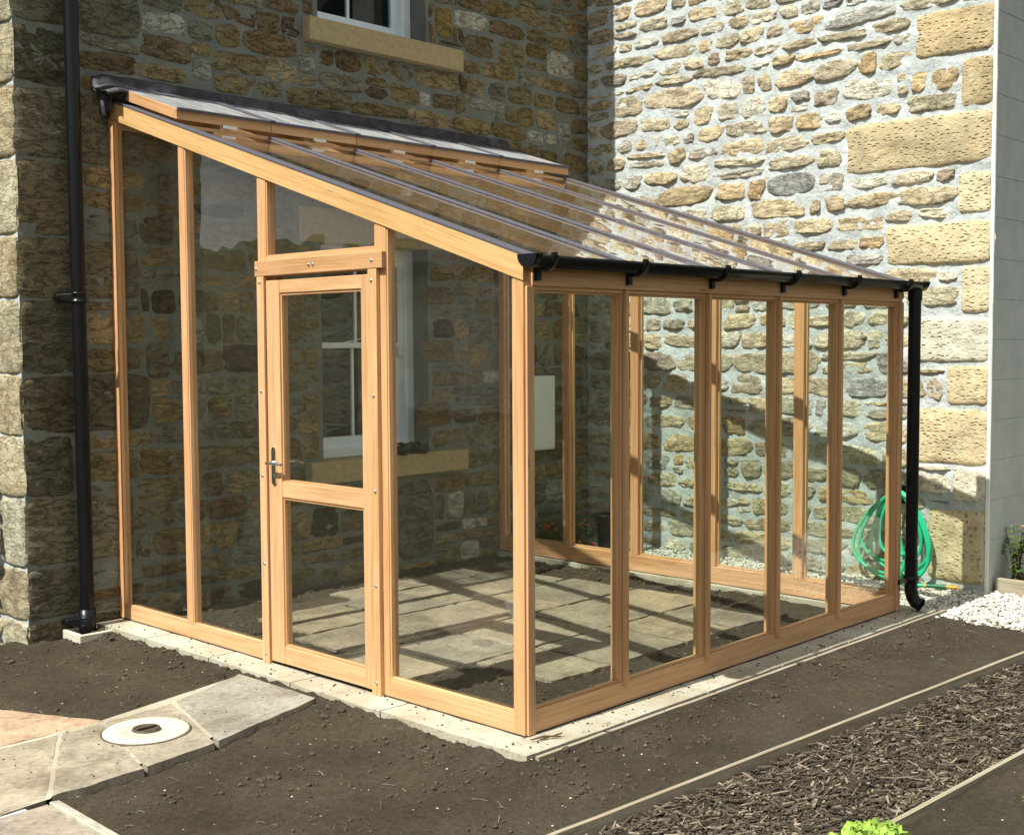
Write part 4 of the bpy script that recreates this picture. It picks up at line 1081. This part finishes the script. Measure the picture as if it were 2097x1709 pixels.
# plants
LC=[(.075,.16,.022),(.10,.20,.03),(.055,.12,.02),(.13,.24,.05)]
def leafmesh(mb,c,d,up,l,w,col,curl=.25):
    d=Vector(d).normalized(); s_=d.cross(Vector(up)); 
    if s_.length<.01: s_=Vector((1,0,0))
    s_.normalize(); u=s_.cross(d); c=Vector(c)
    rows=[(0,.12),(.3,.9),(.6,1),(.85,.55),(1,.05)]
    vs=[]
    for t,ww in rows:
        p=c+d*l*t-u*curl*l*t*t
        vs+=[p-s_*w*ww*.5+u*w*.12*ww,p,p+s_*w*ww*.5+u*w*.12*ww]
    fs=[]
    for i in range(4):
        a=i*3; fs+=[(a,a+1,a+4,a+3),(a+1,a+2,a+5,a+4)]
    mb.add(vs,fs,0,col,None,True)
def bush(name,label,cat,x,y,z,h,r,nst,nl,ll,lw,flower=None,nf=0,fr=.018,group=None,cols=LC,stemc='twig_brown',frame=False):
    root=empty(name,(x,y,z),label,cat,group)
    ms=MB(); ml=MB(); mf=MB()
    for i in range(nst):
        a=random.uniform(0,2*PI); rr=r*random.uniform(.25,1); hh=h*random.uniform(.65,1.05)
        tip=Vector((x+rr*math.cos(a),y+rr*math.sin(a),z+hh)); base=Vector((x+rr*.12*math.cos(a),y+rr*.12*math.sin(a),z-.02))
        mid=(base+tip)/2+Vector((random.gauss(0,.1*r),random.gauss(0,.1*r),hh*.1))
        pts=[base,(base+mid)/2,mid,(mid+tip)/2,tip]; tube(ms,pts,.004,5,radii=[.005*h/.3+.001,.004*h/.3,.003*h/.3,.002,.0015],caps=False)
        for k in range(nl):
            t=random.uniform(.15,1); p=base.lerp(mid,t*2) if t<.5 else mid.lerp(tip,t*2-1)
            aa=random.uniform(0,2*PI); d=Vector((math.cos(aa),math.sin(aa),random.uniform(-.1,.8)))
            c=random.choice(cols); q=random.uniform(.7,1.3)
            leafmesh(ml,p,d,(0,0,1),ll*random.uniform(.6,1.2),lw*random.uniform(.7,1.2),(c[0]*q,c[1]*q,c[2]*q))
        if i<nf:
            for k in range(14):
                aa=2*PI*k/14; d=Vector((math.cos(aa),math.sin(aa),.35+.5*(k%2))); leafmesh(mf,tip+Vector((0,0,.006)),d,(0,0,1),fr,fr*.7,(1,1,1),-.1)
    ms.build('stem',stemc,root); ml.build('foliage','leaf',root)
    if flower and nf: mf.build('flower_head',flower,root)
    return root
G1='flowering plants beyond the far greenhouse end'
bush('marigold','orange marigold beside the cream meter box, nearest the house wall','plant',3.62,-.17,-.05,.20,.14,11,16,.05,.02,'petal_orange',6,.026,G1)
bush('marigold','small yellow and orange marigold between meter box and black pot','plant',3.82,-.34,-.05,.24,.14,11,16,.05,.02,'petal_orange',4,.022,G1)
bush('marigold','leafy yellow flowered plant close to the black pot','plant',3.95,-.12,-.05,.30,.16,12,18,.05,.02,'petal_yellow',3,.02,G1)
bush('geranium','low red flowered plant in front of the black pot','plant',3.45,-.67,-.05,.13,.10,9,14,.04,.03,'petal_red',7,.022,G1)
bush('geranium','dark purple flowered plant just left of the black pot','plant',3.60,-.56,-.05,.14,.07,7,10,.04,.02,'petal_purple',5,.022,G1)
bush('young_shrub','leafy green shrub in the raised bed against the grey block wall','plant',4.52,-3.47,.02,.34,.11,13,12,.045,.032,'petal_yellow',1,.02,None,[(.10,.22,.03),(.15,.28,.05),(.08,.17,.03)])
# raised bed
rb_=empty('raised_bed',(4.6,-3.7,-.05),'raised bed of dark soil with pale timber edge by grey block wall','raised bed')
m=MB(); m.box(4.335,4.365,-4.1,-3.40,-.09,.055,1); m.build('board','old_timber',rb_,.004)
m=MB(); m.box(4.365,6.5,-4.1,-4.07,-.09,.055,0); m.build('board','old_timber',rb_,.004)
m=MB(); nx,ny=60,24; vs=[(4.365+2.1*i/nx,-4.07+.68*j/ny,.012+.02*fbm(Vector((i*.5,j*.5,0)),4)) for j in range(ny+1) for i in range(nx+1)]
m.add(vs,[(j*(nx+1)+i,j*(nx+1)+i+1,(j+1)*(nx+1)+i+1,(j+1)*(nx+1)+i) for j in range(ny) for i in range(nx)],0,(1,1,1),None,True); m.build('earth','soil',rb_)
# lettuces
def lettuce(x,y,r,label,n=34):
    root=empty('lettuce',(x,y,-.08),label,'lettuce','bright green lettuces in the front bed'); m=MB()
    for i in range(n):
        a=i*2.399; rr=r*(.25+.75*(i/n)**.7); el=1.35-1.1*(i/n)
        d=Vector((math.cos(a)*math.cos(el),math.sin(a)*math.cos(el),math.sin(el))); s_=Vector((-math.sin(a),math.cos(a),0)); u=s_.cross(d)
        l=r*random.uniform(.72,.9); w=r*.8; Nn=9; vs=[]
        for j in range(Nn+1):
            t=j/Nn
            for k in range(Nn+1):
                q=k/Nn-.5; ww=w*(.25+.75*math.sin(min(1,t*1.15)*PI*.62))
                edge=(abs(q)*2)**2*.6+t**3
                ruff=r*.20*edge*math.sin(k*2.9+j*2.5+i)+r*.16*edge*N(Vector((q*24+i,t*19,i)))
                p=Vector((x,y,-.075))+d*l*t+s_*ww*q*(1-.1*edge)+u*(ruff-.18*l*t*t+.35*w*q*q)
                vs.append(p)
        fs=[(j*(Nn+1)+k,j*(Nn+1)+k+1,(j+1)*(Nn+1)+k+1,(j+1)*(Nn+1)+k) for j in range(Nn) for k in range(Nn)]
        g2=random.uniform(.85,1.15); m.add(vs,fs,0,(.30*g2,.46*g2,.07*g2),None,True)
    for i in range(420):
        a=random.uniform(0,2*PI); e=random.uniform(.15,1.5); rr=r*random.uniform(.72,1.02)
        nn=Vector((math.cos(a)*math.cos(e),math.sin(a)*math.cos(e),math.sin(e)*.95)); c=Vector((x,y,-.08))+nn*rr
        t1=nn.orthogonal().normalized(); t1=(Matrix.Rotation(random.uniform(0,6.28),3,nn)@t1); t2=nn.cross(t1); sz=random.uniform(.012,.024); vs=[]
        for j in range(5):
            for k in range(5):
                p=(j/4-.5)*2; q=(k/4-.5)*2; vs.append(c+t1*p*sz+t2*q*sz+nn*(.35*sz*math.sin(3.1*p+i)+.5*sz*math.sin(3.7*q+i*2.3)+.3*sz*random.uniform(-1,1)))
        g2=random.uniform(.75,1.3); m.add(vs,[(j*5+k,j*5+k+1,j*5+k+6,j*5+k+5) for j in range(4) for k in range(4)],0,(.33*g2,.50*g2,.09*g2),None,True)
    m.build('leaves','leaf',root)
lettuce(-.41,-4.79,.178,'smaller bright green lettuce at the bottom edge, left of the larger one')
lettuce(-.14,-4.88,.190,'larger frilly bright green lettuce at the bottom edge next to the board')
bush('seedling','small bright green seedling in soil at lower right corner','plant',.80,-5.03,-.07,.10,.07,6,7,.04,.028,None,0,.02,'seedlings in the front bed',[(.2,.36,.05),(.15,.3,.05)])
bush('seedling','pale green seedling at the right edge beyond the bark chippings','plant',2.02,-4.62,-.08,.12,.06,5,7,.04,.028,None,0,.02,'seedlings in the front bed',[(.2,.36,.05),(.15,.3,.05)])
G3='small green weeds in the soil inside the greenhouse'
for i,(x,y,l) in enumerate(((2.98,-1.55,'small weed on the soil by the far glass panel of the greenhouse'),(.42,-2.95,'tiny weed in soil inside the near corner of the greenhouse'),(2.72,-3.0,'tiny weed in the soil inside the far right corner of greenhouse'))):
    bush('weed',l,'weed',x,y,-.06,.05,.035,5,5,.022,.010,None,0,.02,G3,[(.09,.16,.03)])
# garden beyond the frame (seen in the glass)
G2='garden shrubs outside the picture'
for i,(x,y,h,r) in enumerate(((3.2,-6.3,.9,.5),(4.6,-6.1,.8,.5),(6.2,-6.4,1.1,.6),(7.6,-7.4,1.6,.9))):
    bush('garden_shrub',['rounded red flowered shrub nearest to the lettuces','red flowered shrub second from lettuces','tall red flowered shrub third from lettuces','largest shrub farthest from lettuces'][i],'shrub',x,y,-.12,h,r,26,26,.09,.05,'petal_red',9,.05,G2,[(.05,.10,.02),(.07,.14,.02),(.04,.08,.015)])
bush('garden_shrub','leafy shrub standing by the sunlit end wall of the house','shrub',-1.02,.72,-.12,1.5,.42,60,46,.10,.06,None,0,.05,None,[(.05,.10,.02),(.07,.14,.02),(.04,.08,.015)])
# fence added out of view to darken the glass reflections
fn=empty('reflection_fence',(2,-11,-.12),'brown board fence added out of view to darken reflections in the glass','fence')
m=MB(); x=-6
while x<14:
    m.box(x,x+.14,-11.0,-10.98,-.1,1.55+random.uniform(-.01,.01)); x+=.155
m.box(-6,14,-10.98,-10.94,.3,.38,0); m.box(-6,14,-10.98,-10.94,1.2,1.28,0); m.build('boards','old_timber',fn)
blocker_barn=empty('sky_blocker_barn',(-19,6,-.12),'low dark stone building added unseen behind the camera to block reflected sky','blocker_barn')  # unseen mass added to keep sky out of the door-end reflections
m=MB(); m.box(-25,-18,-7,18,-.2,3.4); m.build('wall','stone_house',blocker_barn)
m=MB(); m.hexa([(-25.3,-7.3,3.3),(-21.5,-7.3,5.2),(-25.3,18.3,3.3),(-21.5,18.3,5.2),(-25.3,-7.3,3.5),(-21.5,-7.3,5.4),(-25.3,18.3,3.5),(-21.5,18.3,5.4)],1); m.hexa([(-21.5,-7.3,5.2),(-17.7,-7.3,3.3),(-21.5,18.3,5.2),(-17.7,18.3,3.3),(-21.5,-7.3,5.4),(-17.7,-7.3,3.5),(-21.5,18.3,5.4),(-17.7,18.3,3.5)],1)
m.build('roof','slate',blocker_barn)
# twigs on the plinth corner
m=MB(); tube(m,[(-.03,-3.33,.006),(.03,-3.345,.010),(.09,-3.385,.006)],.004,5,radii=[.003,.005,.003]); tube(m,[(.0,-3.35,.004),(.07,-3.36,.006),(.11,-3.375,.012)],.003,5)
tag(m.build('twig','twig_brown'),'broken brown twig on the pale plinth at the near corner','twig')
